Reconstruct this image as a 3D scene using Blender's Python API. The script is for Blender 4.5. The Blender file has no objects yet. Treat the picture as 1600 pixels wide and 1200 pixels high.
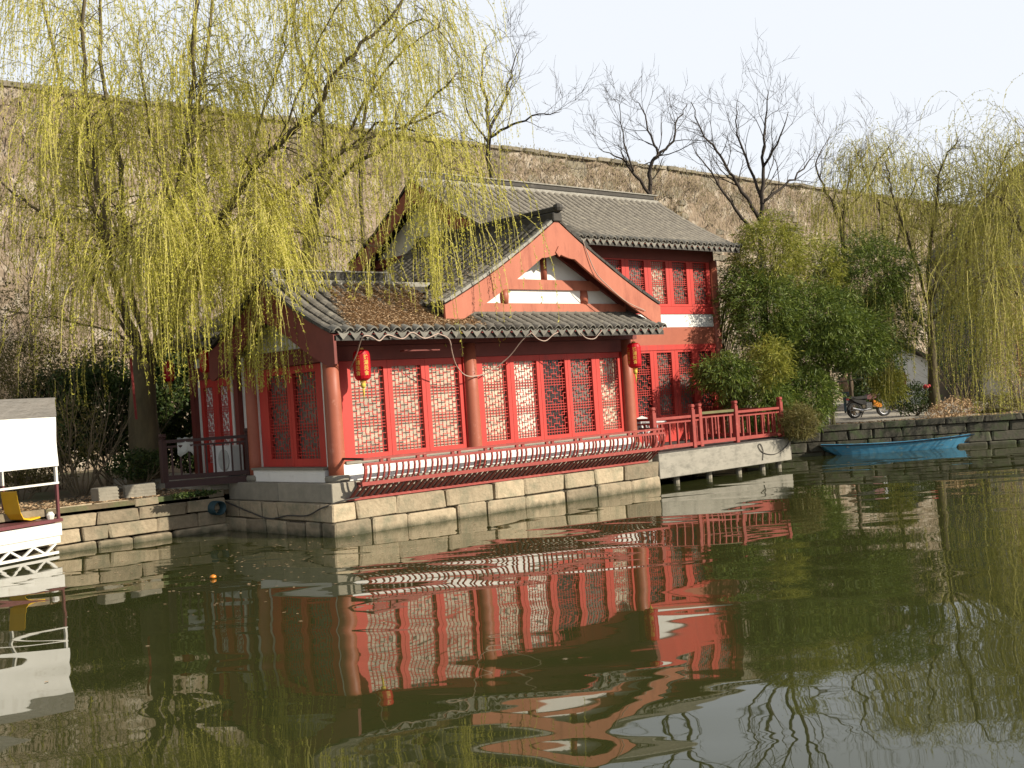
import bpy, bmesh, math, random
import numpy as np
from mathutils import Vector, Matrix

random.seed(7); RNG = np.random.default_rng(11)
SC = bpy.context.scene
COL = SC.collection
PI = math.pi

# ------------------------------------------------------------------ camera
CAM = np.array([-12.2326, -18.598, 2.4])
CR = np.array([0.73706094, -0.6725625, -0.0663389])
CU = np.array([0.04113191, -0.05333562, 0.99772916])
CF = np.array([0.67457345, 0.73811584, 0.01164782])
cd = bpy.data.cameras.new('camera'); cam = bpy.data.objects.new('camera', cd); COL.objects.link(cam)
cd.sensor_width = 36; cd.lens = 1831 / 1600 * 36; cd.clip_end = 2000
m = Matrix.Identity(4)
for i in range(3):
    m[i][0] = CR[i]; m[i][1] = CU[i]; m[i][2] = -CF[i]; m[i][3] = CAM[i]
cam.matrix_world = m
SC.camera = cam

# ------------------------------------------------------------------ sky, sun, exposure
SUN_TO = Vector((0.47, -1.0, 0.53)).normalized()
SUN_EL = math.asin(SUN_TO.z); SUN_AZ = math.atan2(SUN_TO.x, SUN_TO.y)
w = bpy.data.worlds.new('World'); SC.world = w; w.use_nodes = True
nt = w.node_tree; bg = nt.nodes['Background']
sky = nt.nodes.new('ShaderNodeTexSky'); sky.sky_type = 'NISHITA'; sky.sun_disc = False
sky.sun_elevation = SUN_EL; sky.sun_rotation = SUN_AZ
sky.air_density = 1.0; sky.dust_density = 2.0; sky.ozone_density = 1.5
hz = nt.nodes.new('ShaderNodeMix'); hz.data_type = 'RGBA'; hz.inputs[0].default_value = 0.7
hz.inputs[7].default_value = (9.2, 9.5, 10.0, 1)          # a milky, hazy spring sky
nt.links.new(sky.outputs[0], hz.inputs[6]); nt.links.new(hz.outputs[2], bg.inputs[0])
wc = nt.nodes.new('ShaderNodeTexCoord'); ws = nt.nodes.new('ShaderNodeSeparateXYZ'); wm = nt.nodes.new('ShaderNodeMapRange')
wm.inputs[1].default_value = 0.34; wm.inputs[2].default_value = 0.75; wm.inputs[3].default_value = 0.85; wm.inputs[4].default_value = 0.12
nt.links.new(wc.outputs['Generated'], ws.inputs[0]); nt.links.new(ws.outputs[2], wm.inputs[0]); nt.links.new(wm.outputs[0], hz.inputs[0])
bg.inputs[1].default_value = 0.073
sl = bpy.data.lights.new('sun', 'SUN'); sl.energy = 5.0; sl.angle = math.radians(0.55); sl.color = (1.0, 0.915, 0.78)
so = bpy.data.objects.new('sun', sl); COL.objects.link(so)
so.rotation_euler = SUN_TO.to_track_quat('Z', 'Y').to_euler(); so.location = (10, -30, 30)
SC.view_settings.view_transform = 'Standard'; SC.view_settings.look = 'None'
SC.view_settings.exposure = 0.62; SC.view_settings.gamma = 1
SC.render.engine = 'CYCLES'
SC.cycles.max_bounces = 6; SC.cycles.transparent_max_bounces = 6

# ------------------------------------------------------------------ helpers
def at(px, py, dist):
    """photo pixel + metres along the view axis -> point in the place"""
    d = CF + CR * (px - 800) / 1831 - CU * (py - 600) / 1831
    d = d / (d @ CF)
    return CAM + d * dist

def N(t, typ, **kw):
    n = t.nodes.new(typ)
    for k, v in kw.items():
        setattr(n, k, v)
    return n

MATS = {}
def mat(name, c1, c2=None, scale=4.0, rough=0.75, bump=0.0, bscale=None, spec=0.3, rnd=0.0, c3=None, s3=0.7, t3=(0.5, 0.65),
        stretch=(1, 1, 1), trans=0.0, metal=0.0):
    c1, c2, c3 = [tuple(.87 * k for k in c) if c else None for c in (c1, c2, c3)]
    m = bpy.data.materials.new(name); m.use_nodes = True; t = m.node_tree; L = t.links.new
    b = t.nodes['Principled BSDF']; b.inputs['Roughness'].default_value = rough
    b.inputs['Specular IOR Level'].default_value = spec; b.inputs['Metallic'].default_value = metal
    geo = N(t, 'ShaderNodeNewGeometry'); mp = N(t, 'ShaderNodeMapping'); mp.inputs['Scale'].default_value = stretch
    L(geo.outputs['Position'], mp.inputs['Vector'])
    n1 = N(t, 'ShaderNodeTexNoise'); n1.inputs['Scale'].default_value = scale; n1.inputs['Detail'].default_value = 6; n1.inputs['Roughness'].default_value = .65
    L(mp.outputs[0], n1.inputs['Vector'])
    mr = N(t, 'ShaderNodeMapRange'); mr.inputs[1].default_value = .3; mr.inputs[2].default_value = .7
    L(n1.outputs[0], mr.inputs[0])
    mx = N(t, 'ShaderNodeMix', data_type='RGBA'); mx.inputs[6].default_value = (*c1, 1); mx.inputs[7].default_value = (*(c2 or c1), 1)
    L(mr.outputs[0], mx.inputs[0]); out = mx.outputs[2]
    if c3:
        n3 = N(t, 'ShaderNodeTexNoise'); n3.inputs['Scale'].default_value = s3; n3.inputs['Detail'].default_value = 8; n3.inputs['Roughness'].default_value = .7
        L(mp.outputs[0], n3.inputs['Vector'])
        m3 = N(t, 'ShaderNodeMapRange'); m3.inputs[1].default_value = t3[0]; m3.inputs[2].default_value = t3[1]
        L(n3.outputs[0], m3.inputs[0])
        x3 = N(t, 'ShaderNodeMix', data_type='RGBA'); x3.inputs[7].default_value = (*c3, 1)
        L(m3.outputs[0], x3.inputs[0]); L(out, x3.inputs[6]); out = x3.outputs[2]
    if rnd:
        oi = N(t, 'ShaderNodeObjectInfo'); r = N(t, 'ShaderNodeMapRange'); r.inputs[3].default_value = 1 - rnd; r.inputs[4].default_value = 1 + rnd
        L(oi.outputs['Random'], r.inputs[0])
        hs = N(t, 'ShaderNodeHueSaturation'); L(r.outputs[0], hs.inputs['Value']); L(out, hs.inputs['Color']); out = hs.outputs[0]
    L(out, b.inputs['Base Color'])
    if bump:
        n2 = N(t, 'ShaderNodeTexNoise'); n2.inputs['Scale'].default_value = bscale or scale * 4; n2.inputs['Detail'].default_value = 5
        L(mp.outputs[0], n2.inputs['Vector'])
        bp = N(t, 'ShaderNodeBump'); bp.inputs['Strength'].default_value = 1; bp.inputs['Distance'].default_value = bump
        L(n2.outputs[0], bp.inputs['Height']); L(bp.outputs[0], b.inputs['Normal'])
    if trans:
        tr = N(t, 'ShaderNodeBsdfTranslucent'); L(out, tr.inputs[0])
        ms = N(t, 'ShaderNodeMixShader'); ms.inputs[0].default_value = trans
        L(b.outputs[0], ms.inputs[1]); L(tr.outputs[0], ms.inputs[2]); L(ms.outputs[0], t.nodes['Material Output'].inputs[0])
    MATS[name] = m
    return m

def leafmat(name, cols, rough=.55, trans=.35):
    """colour varies leaf by leaf (random per island)"""
    m = bpy.data.materials.new(name); m.use_nodes = True; t = m.node_tree; L = t.links.new
    b = t.nodes['Principled BSDF']; b.inputs['Roughness'].default_value = rough; b.inputs['Specular IOR Level'].default_value = .25
    g = N(t, 'ShaderNodeNewGeometry'); cr = N(t, 'ShaderNodeValToRGB')
    e = cr.color_ramp.elements
    e[0].color = (*cols[0], 1); e[1].color = (*cols[-1], 1)
    for i, c in enumerate(cols[1:-1]):
        k = e.new((i + 1) / (len(cols) - 1)); k.color = (*c, 1)
    L(g.outputs['Random Per Island'], cr.inputs[0]); L(cr.outputs[0], b.inputs['Base Color'])
    tr = N(t, 'ShaderNodeBsdfTranslucent'); L(cr.outputs[0], tr.inputs[0])
    ms = N(t, 'ShaderNodeMixShader'); ms.inputs[0].default_value = trans
    L(b.outputs[0], ms.inputs[1]); L(tr.outputs[0], ms.inputs[2]); L(ms.outputs[0], t.nodes['Material Output'].inputs[0])
    MATS[name] = m
    return m

class MB:
    def __init__(s): s.v = []; s.f = []; s.mi = []; s.cur = 0
    def add(s, vs, fs):
        o = len(s.v); s.v += [tuple(v) for v in vs]
        for f in fs: s.f.append(tuple(i + o for i in f)); s.mi.append(s.cur)
    def box(s, x0, x1, y0, y1, z0, z1, M=None, bev=0):
        if bev:
            return s.cbox(x0, x1, y0, y1, z0, z1, bev, M)
        vs = [(x, y, z) for z in (z0, z1) for y in (y0, y1) for x in (x0, x1)]
        if M is not None: vs = [M @ Vector(v) for v in vs]
        s.add(vs, [(0, 2, 3, 1), (4, 5, 7, 6), (0, 1, 5, 4), (2, 6, 7, 3), (0, 4, 6, 2), (1, 3, 7, 5)])
    def cbox(s, x0, x1, y0, y1, z0, z1, c, M=None, jit=0):
        """chamfered box, 24 vertices"""
        lo = (x0, y0, z0); hi = (x1, y1, z1); vs = []; idx = {}
        for sx in (0, 1):
            for sy in (0, 1):
                for sz in (0, 1):
                    j = [random.uniform(-jit, jit) for _ in range(3)] if jit else (0, 0, 0)
                    for ax in range(3):
                        p = []
                        for k, sg in enumerate((sx, sy, sz)):
                            base = hi[k] if sg else lo[k]
                            if k != ax: base += -c if sg else c
                            p.append(base + j[k])
                        idx[(sx, sy, sz, ax)] = len(vs); vs.append(p)
        fs = []
        for ax in range(3):
            o = [k for k in range(3) if k != ax]
            for sg in (0, 1):
                q = []
                for a, b in ((0, 0), (1, 0), (1, 1), (0, 1)):
                    k = [0, 0, 0]; k[ax] = sg; k[o[0]] = a; k[o[1]] = b; q.append(idx[(*k, ax)])
                if (sg == 1) == (ax == 1): q.reverse()
                fs.append(q)
        for ax in range(3):
            o = [k for k in range(3) if k != ax]
            for a in (0, 1):
                for b in (0, 1):
                    k0 = [0, 0, 0]; k0[o[0]] = a; k0[o[1]] = b; k1 = list(k0); k1[ax] = 1
                    q = [idx[(*k0, o[0])], idx[(*k1, o[0])], idx[(*k1, o[1])], idx[(*k0, o[1])]]
                    fs.append(q)
        for sx in (0, 1):
            for sy in (0, 1):
                for sz in (0, 1):
                    fs.append([idx[(sx, sy, sz, a)] for a in range(3)])
        if M is not None: vs = [M @ Vector(v) for v in vs]
        s.add(vs, fs)
    def bar(s, p, q, wd, ht=None, up=(0, 0, 1)):
        p = Vector(p); q = Vector(q); d = (q - p); L = d.length; d.normalize(); u = Vector(up)
        x = d.cross(u)
        if x.length < 1e-4: x = d.cross(Vector((1, 0, 0)))
        x.normalize(); u = x.cross(d)
        M = Matrix((x, d, u)).transposed().to_4x4(); M.translation = p
        ht = ht or wd
        s.box(-wd / 2, wd / 2, 0, L, -ht / 2, ht / 2, M)
    def tube(s, pts, rad, n=6, cap=True):
        pts = [Vector(p) for p in pts]; k = len(pts)
        if not hasattr(rad, '__len__'): rad = [rad] * k
        o = len(s.v); ref = Vector((0.31, 0.17, 0.93)).normalized(); vs = []; x = None
        for i, p in enumerate(pts):
            d = (pts[min(i + 1, k - 1)] - pts[max(i - 1, 0)]); d.normalize()
            if x is None:
                x = d.cross(ref)
                if x.length < .05: x = d.cross(Vector((1, 0, 0)))
            else:
                x = x - d * x.dot(d)
                if x.length < 1e-5: x = d.cross(ref)
            x.normalize(); y = d.cross(x)
            for j in range(n):
                a = 2 * PI * j / n
                vs.append(p + (x * math.cos(a) + y * math.sin(a)) * rad[i])
        fs = []
        for i in range(k - 1):
            for j in range(n):
                fs.append((i * n + j, i * n + (j + 1) % n, (i + 1) * n + (j + 1) % n, (i + 1) * n + j))
        if cap:
            fs.append(tuple(reversed(range(n)))); fs.append(tuple((k - 1) * n + j for j in range(n)))
        s.add(vs, fs)
    def lathe(s, prof, n=16, c=(0, 0, 0), flute=None):
        vs = []
        for r, z in prof:
            for j in range(n):
                a = 2 * PI * j / n; rr = r * (1 + (flute if flute and j % 2 else 0))
                vs.append((c[0] + rr * math.cos(a), c[1] + rr * math.sin(a), c[2] + z))
        fs = [(i * n + j, i * n + (j + 1) % n, (i + 1) * n + (j + 1) % n, (i + 1) * n + j) for i in range(len(prof) - 1) for j in range(n)]
        fs.append(tuple(reversed(range(n)))); fs.append(tuple((len(prof) - 1) * n + j for j in range(n)))
        s.add(vs, fs)
    def prism(s, poly, ax, d0, d1):
        """poly: 2-D points in the two other axes (in axis order), extruded along ax"""
        k = len(poly); vs = []
        for d in (d0, d1):
            for a, b in poly:
                p = [a, b]; p.insert(ax, d); vs.append(p)
        fs = [tuple(range(k)), tuple(reversed(range(k, 2 * k)))] + [(i, i + k, (i + 1) % k + k, (i + 1) % k) for i in range(k)]
        s.add(vs, fs)
    def strip(s, top, bot, ax, d0, d1):
        """ribbon between two 2-D polylines, extruded along ax"""
        for i in range(len(top) - 1):
            s.prism([top[i], top[i + 1], bot[i + 1], bot[i]], ax, d0, d1)
    def mesh(s, name='mesh', mats=(), smooth=False):
        me = bpy.data.meshes.new(name); me.from_pydata(s.v, [], s.f)
        for mm in mats: me.materials.append(mm)
        if len(mats) > 1: me.polygons.foreach_set('material_index', s.mi)
        bm = bmesh.new(); bm.from_mesh(me); bmesh.ops.recalc_face_normals(bm, faces=bm.faces); bm.to_mesh(me); bm.free()
        if smooth: me.polygons.foreach_set('use_smooth', [True] * len(me.polygons))
        me.update(); return me
    def build(s, name, mm, parent=None, smooth=False, kind=None, label=None):
        mats = mm if isinstance(mm, (list, tuple)) else [mm]
        return link(name, s.mesh(name, mats, smooth), parent, kind, label)

def link(name, me, parent=None, kind=None, label=None):
    o = bpy.data.objects.new(name, me); COL.objects.link(o)
    if parent is not None: o.parent = parent
    if kind: o['kind'] = kind
    if label: o['label'] = label
    return o

def npmesh(name, V, F, mats, parent=None, kind=None, smooth=False):
    """fast mesh from arrays: V (n,3), F (m,k)"""
    me = bpy.data.meshes.new(name); k = F.shape[1]
    me.vertices.add(len(V)); me.vertices.foreach_set('co', np.ascontiguousarray(V, dtype=np.float32).ravel())
    me.loops.add(F.size); me.loops.foreach_set('vertex_index', np.ascontiguousarray(F, dtype=np.int32).ravel())
    me.polygons.add(len(F)); me.polygons.foreach_set('loop_start', np.arange(0, F.size, k, dtype=np.int32))
    me.polygons.foreach_set('loop_total', np.full(len(F), k, dtype=np.int32))
    for mm in (mats if isinstance(mats, (list, tuple)) else [mats]): me.materials.append(mm)
    me.update(calc_edges=True)
    return link(name, me, parent, kind)

def tag(o, label, cat, group=None, kind=None):
    o['label'] = label; o['category'] = cat
    if group: o['group'] = group
    if kind: o['kind'] = kind
    return o

def thing(name, label, cat, loc=(0, 0, 0), rz=0, group=None):
    o = bpy.data.objects.new(name, None); COL.objects.link(o); o.location = loc; o.rotation_euler = (0, 0, rz)
    o.empty_display_size = .2
    return tag(o, label, cat, group)

def local(o):
    """matrix that turns place coordinates into the coordinates of a thing"""
    M = Matrix.Translation(o.location) @ Matrix.Rotation(o.rotation_euler.z, 4, 'Z')
    return M.inverted()

# ------------------------------------------------------------------ materials
mat('red_paint', (.52, .048, .035), (.43, .038, .028), scale=3, rough=.55, bump=.002, bscale=25, c3=(.33, .045, .038), s3=3.2, t3=(.52, .72), spec=.3, stretch=(1, 1, .22))
mat('red_trim', (.33, .060, .045), (.24, .042, .033), scale=5, rough=.55, bump=.002, bscale=30, c3=(.42, .15, .11), s3=6, t3=(.6, .72))
mat('column_paint', (.37, .11, .062), (.30, .088, .05), scale=3, rough=.5, c3=(.45, .2, .14), s3=4, t3=(.63, .75), bump=.001)
mat('gable_paint', (.44, .15, .09), (.37, .12, .07), scale=2.2, rough=.7, bump=.003, bscale=18, c3=(.28, .085, .052), s3=4, t3=(.52, .7), stretch=(1, 1, .25))
mat('beam_paint', (.20, .045, .033), (.14, .033, .025), scale=3, rough=.65)
mat('white_wall', (.80, .78, .72), (.72, .70, .64), scale=1.5, rough=.85, c3=(.52, .5, .44), s3=2.2, t3=(.58, .8))
mat('white_trim', (.70, .68, .62), (.58, .56, .5), scale=5, rough=.7)
mat('pale_pane', (.60, .50, .365), (.40, .335, .25), scale=2.6, rough=.3, spec=.5, rnd=.25, c3=(.26, .22, .17), s3=1.5, t3=(.5, .7))
mat('bright_pane', (.72, .66, .54), (.6, .55, .45), scale=3, rough=.4, spec=.5)
mat('dark_pane', (.035, .025, .022), (.05, .035, .03), scale=2, rough=.15, spec=.6)
mat('mid_pane', (.20, .155, .125), (.10, .08, .07), scale=2.5, rough=.3, spec=.5)
mat('tile', (.20, .18, .145), (.12, .108, .09), scale=7, rough=.85, bump=.004, bscale=40, rnd=.28, c3=(.27, .245, .19), s3=3.2, t3=(.56, .7))
mat('tile_dark', (.075, .068, .058), (.048, .044, .038), scale=5, rough=.85, bump=.004, bscale=30, c3=(.13, .12, .1), s3=4, t3=(.58, .7))
mat('drip', (.22, .205, .17), (.15, .14, .118), scale=9, rough=.85, bump=.003, bscale=50, rnd=.2)
mat('ridge_pale', (.36, .34, .29), (.2, .19, .16), scale=9, rough=.85, bump=.004)
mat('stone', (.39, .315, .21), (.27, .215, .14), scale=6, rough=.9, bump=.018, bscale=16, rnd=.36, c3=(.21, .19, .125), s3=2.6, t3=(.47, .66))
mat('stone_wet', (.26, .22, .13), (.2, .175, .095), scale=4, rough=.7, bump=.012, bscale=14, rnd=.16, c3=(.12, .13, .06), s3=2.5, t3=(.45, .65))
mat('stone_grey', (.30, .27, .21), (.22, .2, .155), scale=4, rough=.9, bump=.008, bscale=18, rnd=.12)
mat('stone_dark', (.09, .082, .06), (.06, .056, .04), scale=4, rough=.9, bump=.014, bscale=12, rnd=.25, c3=(.07, .09, .04), s3=2, t3=(.5, .65))  # mossy stone, its tone darkened further for tree shade on the right bank
mat('mortar', (.10, .085, .06), (.07, .06, .045), scale=8, rough=.95, bump=.01)
mat('concrete', (.33, .305, .25), (.26, .242, .198), scale=2.4, rough=.9, bump=.004, bscale=25, c3=(.17, .16, .13), s3=2.6, t3=(.47, .68), stretch=(1, 1, 2.2))
mat('wall_vine', (.30, .23, .16), (.19, .145, .10), scale=2.2, rough=.95, bump=.03, bscale=9, c3=(.42, .36, .28), s3=1.3, t3=(.5, .6))
mat('coping', (.26, .225, .165), (.17, .15, .11), scale=2, rough=.95, bump=.02, bscale=6, rnd=.2)
mat('soil', (.16, .12, .07), (.10, .08, .05), scale=3, rough=.95, bump=.03, bscale=9, c3=(.09, .11, .045), s3=.7, t3=(.5, .65))
mat('path', (.40, .36, .29), (.33, .3, .24), scale=1.2, rough=.95, bump=.004, bscale=20)
mat('bark', (.115, .085, .055), (.065, .05, .035), scale=6, rough=.95, bump=.02, bscale=16, stretch=(1, 1, .3))
mat('bark_dark', (.06, .047, .036), (.04, .032, .026), scale=6, rough=.95, bump=.01, bscale=16, stretch=(1, 1, .3))
mat('bark_willow', (.145, .115, .06), (.085, .07, .04), scale=6, rough=.95, bump=.015, bscale=16, stretch=(1, 1, .3))
mat('twig', (.22, .17, .10), (.14, .11, .07), scale=6, rough=.95)
mat('cane', (.10, .10, .035), (.16, .145, .055), scale=3, rough=.5)
mat('lantern_red', (.60, .012, .02), (.52, .010, .018), scale=2, rough=.4, trans=.25)
mat('gold', (.72, .42, .08), (.6, .34, .06), scale=5, rough=.4)
mat('tassel', (.66, .50, .07), (.55, .4, .06), scale=12, rough=.8)
mat('cable', (.46, .34, .27), (.38, .28, .22), scale=6, rough=.7)
mat('cable_dark', (.05, .045, .04), (.07, .06, .05), scale=6, rough=.7)
mat('rail_dark', (.055, .024, .020), (.04, .018, .016), scale=5, rough=.6)
mat('boat_blue', (.075, .27, .42), (.055, .21, .34), scale=3, rough=.5, bump=.002, c3=(.16, .27, .31), s3=5, t3=(.52, .66), stretch=(1, 1, 3))
mat('boat_line', (.015, .03, .05), (.01, .02, .03), scale=3, rough=.5)
mat('boat_wood', (.38, .36, .30), (.28, .26, .22), scale=5, rough=.8)
mat('tarp_white', (.74, .73, .68), (.68, .67, .62), scale=2, rough=.6, bump=.008, bscale=4, c3=(.48, .45, .39), s3=2.2, t3=(.56, .75))
mat('tarp_grey', (.19, .175, .155), (.15, .14, .125), scale=3, rough=.6, bump=.03, bscale=5, stretch=(1, 1, 3))
mat('metal_white', (.74, .72, .66), (.62, .60, .54), scale=4, rough=.5, c3=(.42, .36, .28), s3=6, t3=(.62, .75))
mat('metal_maroon', (.16, .05, .055), (.11, .04, .04), scale=4, rough=.5)
mat('seat_yellow', (.70, .42, .02), (.60, .36, .02), scale=3, rough=.35)
mat('rubber', (.02, .02, .02), (.035, .033, .03), scale=5, rough=.8)
mat('chrome', (.55, .55, .56), (.45, .45, .45), scale=5, rough=.25, metal=1)
mat('orange_paint', (.62, .22, .02), (.55, .18, .02), scale=3, rough=.3, spec=.5)
mat('pipe', (.03, .07, .08), (.02, .05, .06), scale=5, rough=.5)
mat('plastic_white', (.66, .65, .62), (.58, .57, .54), scale=4, rough=.5)
mat('pink', (.75, .10, .10), (.62, .07, .08), scale=8, rough=.5)
mat('cloth', (.48, .48, .44), (.35, .35, .32), scale=6, rough=.9)
mat('house_grey', (.20, .185, .155), (.15, .14, .12), scale=1.2, rough=.9)
mat('red_far', (.28, .035, .03), (.2, .03, .025), scale=3, rough=.7)
leafmat('willow_leaf', [(.44, .43, .06), (.56, .53, .085), (.66, .61, .12), (.48, .47, .07)], trans=.5)
mat('willow_twig', (.50, .44, .12), (.36, .31, .09), scale=6, rough=.8)
leafmat('willow_leaf_far', [(.28, .28, .05), (.38, .37, .07), (.48, .45, .10)], trans=.5)
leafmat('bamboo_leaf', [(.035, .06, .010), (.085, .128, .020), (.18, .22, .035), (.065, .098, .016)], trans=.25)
leafmat('bamboo_light', [(.13, .15, .022), (.24, .245, .038), (.35, .33, .06)], trans=.35)  # yellow-green copy of the bamboo leaf, sunlit plumes put into the colour
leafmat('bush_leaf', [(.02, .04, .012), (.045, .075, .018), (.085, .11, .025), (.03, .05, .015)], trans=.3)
leafmat('bush_olive', [(.09, .085, .025), (.14, .125, .035), (.19, .155, .05)], trans=.3)
leafmat('dry_leaf', [(.27, .165, .085), (.42, .28, .155), (.55, .40, .24), (.22, .14, .08)], trans=.1, rough=.8)
leafmat('vine_leaf', [(.12, .088, .058), (.20, .15, .10), (.30, .24, .17), (.16, .13, .075)], trans=.1, rough=.9)
leafmat('vine_green', [(.12, .11, .045), (.17, .145, .065), (.21, .175, .085)], trans=.2, rough=.9)
M_ = MATS

def algae(mname, z0=.0, z1=.14, col=(.04, .042, .022)):
    m = MATS[mname]; t = m.node_tree; L = t.links.new; b = t.nodes['Principled BSDF']
    src = b.inputs['Base Color'].links[0].from_socket
    g = N(t, 'ShaderNodeNewGeometry'); sp = N(t, 'ShaderNodeSeparateXYZ'); L(g.outputs['Position'], sp.inputs[0])
    n = N(t, 'ShaderNodeTexNoise'); n.inputs['Scale'].default_value = 5; n.inputs['Detail'].default_value = 6; L(g.outputs['Position'], n.inputs['Vector'])
    a = N(t, 'ShaderNodeMath', operation='MULTIPLY_ADD'); a.inputs[1].default_value = -.22; L(n.outputs[0], a.inputs[0]); L(sp.outputs[2], a.inputs[2])
    r = N(t, 'ShaderNodeMapRange'); r.inputs[1].default_value = z0 - .11; r.inputs[2].default_value = z1 - .11; r.inputs[3].default_value = .85; r.inputs[4].default_value = 0; L(a.outputs[0], r.inputs[0])
    x = N(t, 'ShaderNodeMix', data_type='RGBA'); x.inputs[7].default_value = (*col, 1); L(r.outputs[0], x.inputs[0]); L(src, x.inputs[6]); L(x.outputs[2], b.inputs['Base Color'])
algae('stone'); algae('stone_dark')

# ------------------------------------------------------------------ water
def make_water():
    b = MB(); b.add([(-150, -150, 0), (150, -150, 0), (150, 60, 0), (-150, 60, 0)], [(0, 1, 2, 3)])
    m = bpy.data.materials.new('pond_water'); m.use_nodes = True; t = m.node_tree; L = t.links.new
    p = t.nodes['Principled BSDF']; p.inputs['Roughness'].default_value = .015; p.inputs['IOR'].default_value = 1.34
    p.inputs['Specular IOR Level'].default_value = .5
    geo = N(t, 'ShaderNodeNewGeometry')
    n0 = N(t, 'ShaderNodeTexNoise'); n0.inputs['Scale'].default_value = .25; L(geo.outputs[0], n0.inputs['Vector'])
    mx = N(t, 'ShaderNodeMix', data_type='RGBA'); mx.inputs[6].default_value = (.029, .033, .0095, 1); mx.inputs[7].default_value = (.037, .040, .012, 1)
    L(n0.outputs[0], mx.inputs[0]); L(mx.outputs[2], p.inputs['Base Color'])
    mp = N(t, 'ShaderNodeMapping'); mp.vector_type = 'POINT'
    mp.inputs['Rotation'].default_value = (0, 0, math.radians(42.4)); L(geo.outputs[0], mp.inputs['Vector'])
    def wave(sc, sx, det, dist):
        s = N(t, 'ShaderNodeMapping'); s.inputs['Scale'].default_value = (sx, 1, 1); L(mp.outputs[0], s.inputs['Vector'])
        n = N(t, 'ShaderNodeTexNoise'); n.inputs['Scale'].default_value = sc; n.inputs['Detail'].default_value = det
        n.inputs['Roughness'].default_value = .4; n.inputs['Distortion'].default_value = dist
        L(s.outputs[0], n.inputs['Vector']); return n.outputs[0]
    def mul(a, v):
        k = N(t, 'ShaderNodeMath', operation='MULTIPLY'); L(a, k.inputs[0])
        if isinstance(v, float): k.inputs[1].default_value = v
        else: L(v, k.inputs[1])
        return k.outputs[0]
    big = mul(wave(.6, .5, .6, .8), .026)
    mid = wave(2.6, .35, 1.0, .3)
    patch = wave(.16, .5, 1.0, 0)
    pr = N(t, 'ShaderNodeMapRange'); pr.inputs[1].default_value = .42; pr.inputs[2].default_value = .62; pr.inputs[3].default_value = .15; L(patch, pr.inputs[0])
    mid = mul(mul(mid, .0020), pr.outputs[0])
    a1 = N(t, 'ShaderNodeMath', operation='ADD'); L(big, a1.inputs[0]); L(mid, a1.inputs[1])
    bp = N(t, 'ShaderNodeBump'); bp.inputs['Strength'].default_value = 1; bp.inputs['Distance'].default_value = 1
    L(a1.outputs[0], bp.inputs['Height']); L(bp.outputs[0], p.inputs['Normal'])
    o = b.build('water', m, kind='structure'); o['label'] = 'murky green pond water with soft ripples'
make_water()

# ------------------------------------------------------------------ ground
GZ = .85
BANKDIR = Vector((1, -1.02, 0)).normalized()
def land():
    b = MB()
    e = Vector((17.2, 3.25, 0)); f = e + BANKDIR * 60
    n = Vector((BANKDIR.y * -1, BANKDIR.x, 0)) * .12
    poly = [(-120, 4.1), (.3, 4.1), (.3, .5), (9.2, .5), (9.2, 3.4), (17.2, 3.4), (f.x + .12, f.y + .12), (150, -60), (150, 160), (-120, 160)]
    b.prism(poly, 2, -.6, GZ)
    b.build('ground', M_['soil'], kind='structure')['label'] = 'bare soil bank with dry leaves behind the stone quay'
    b = MB()
    b.prism([(20.4, 2.6), (24.0, -.9), (36.0, 4.5), (60, 20), (50, 30), (31, 14)], 2, GZ - .02, GZ + .006)
    b.build('path', M_['path'], kind='structure')['label'] = 'pale concrete path behind the right bank'
    b = MB(); b.prism([(-.3, 4.6), (.6, 3.6), (1.2, 3.6), (1.2, 9), (-.3, 9)], 2, GZ - .1, 1.08)
    b.build('terrace', M_['stone_grey'], kind='structure')['label'] = 'paved terrace in front of the side door'
land()

# stone walls of single blocks -----------------------------------------------------------
STONEMESH = {}
def stone_mesh(mname, k):
    key = (mname, k)
    if key not in STONEMESH:
        random.seed(100 + k)
        b = MB(); b.cbox(-.5, .5, -.5, .5, -.5, .5, .05, jit=.035)
        STONEMESH[key] = b.mesh('stone_block', [M_[mname]])
    return STONEMESH[key]
def stone_wall(root, p0, d, length, courses, lens, mname, depth=.4, wetbelow=None, jitter=.015, name='stone', gap=.012):
    """blocks in courses along direction d from p0, outer face on the line, z from courses list"""
    d = Vector(d).normalized(); nrm = Vector((-d.y, d.x, 0)); ang = math.atan2(d.y, d.x); inv = local(root)
    for ci, (z0, z1, out) in enumerate(courses):
        s = -random.uniform(0, .3) if ci else 0; k = 0
        s = 0; first = True
        while s < length - .05:
            l = random.uniform(*lens) * (random.uniform(.4, .8) if first and ci % 2 else 1); first = False
            if length - (s + l) < .3: l = length - s
            me = stone_mesh(mname, random.randint(0, 7))
            o = link(name, me, root)
            g = gap; c = Vector(p0) + d * (s + l / 2) + nrm * (depth / 2 - out + random.uniform(-jitter, jitter)); c.z = (z0 + z1) / 2
            o.matrix_local = inv @ Matrix.Translation(c) @ Matrix.Rotation(ang + random.uniform(-.012, .012), 4, 'Z') @ Matrix.Rotation(random.uniform(-.012, .012), 4, 'Y') @ Matrix.Diagonal((l - g, depth, z1 - z0 - g + random.uniform(-.006, .006), 1))
            s += l
random.seed(3)
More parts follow.
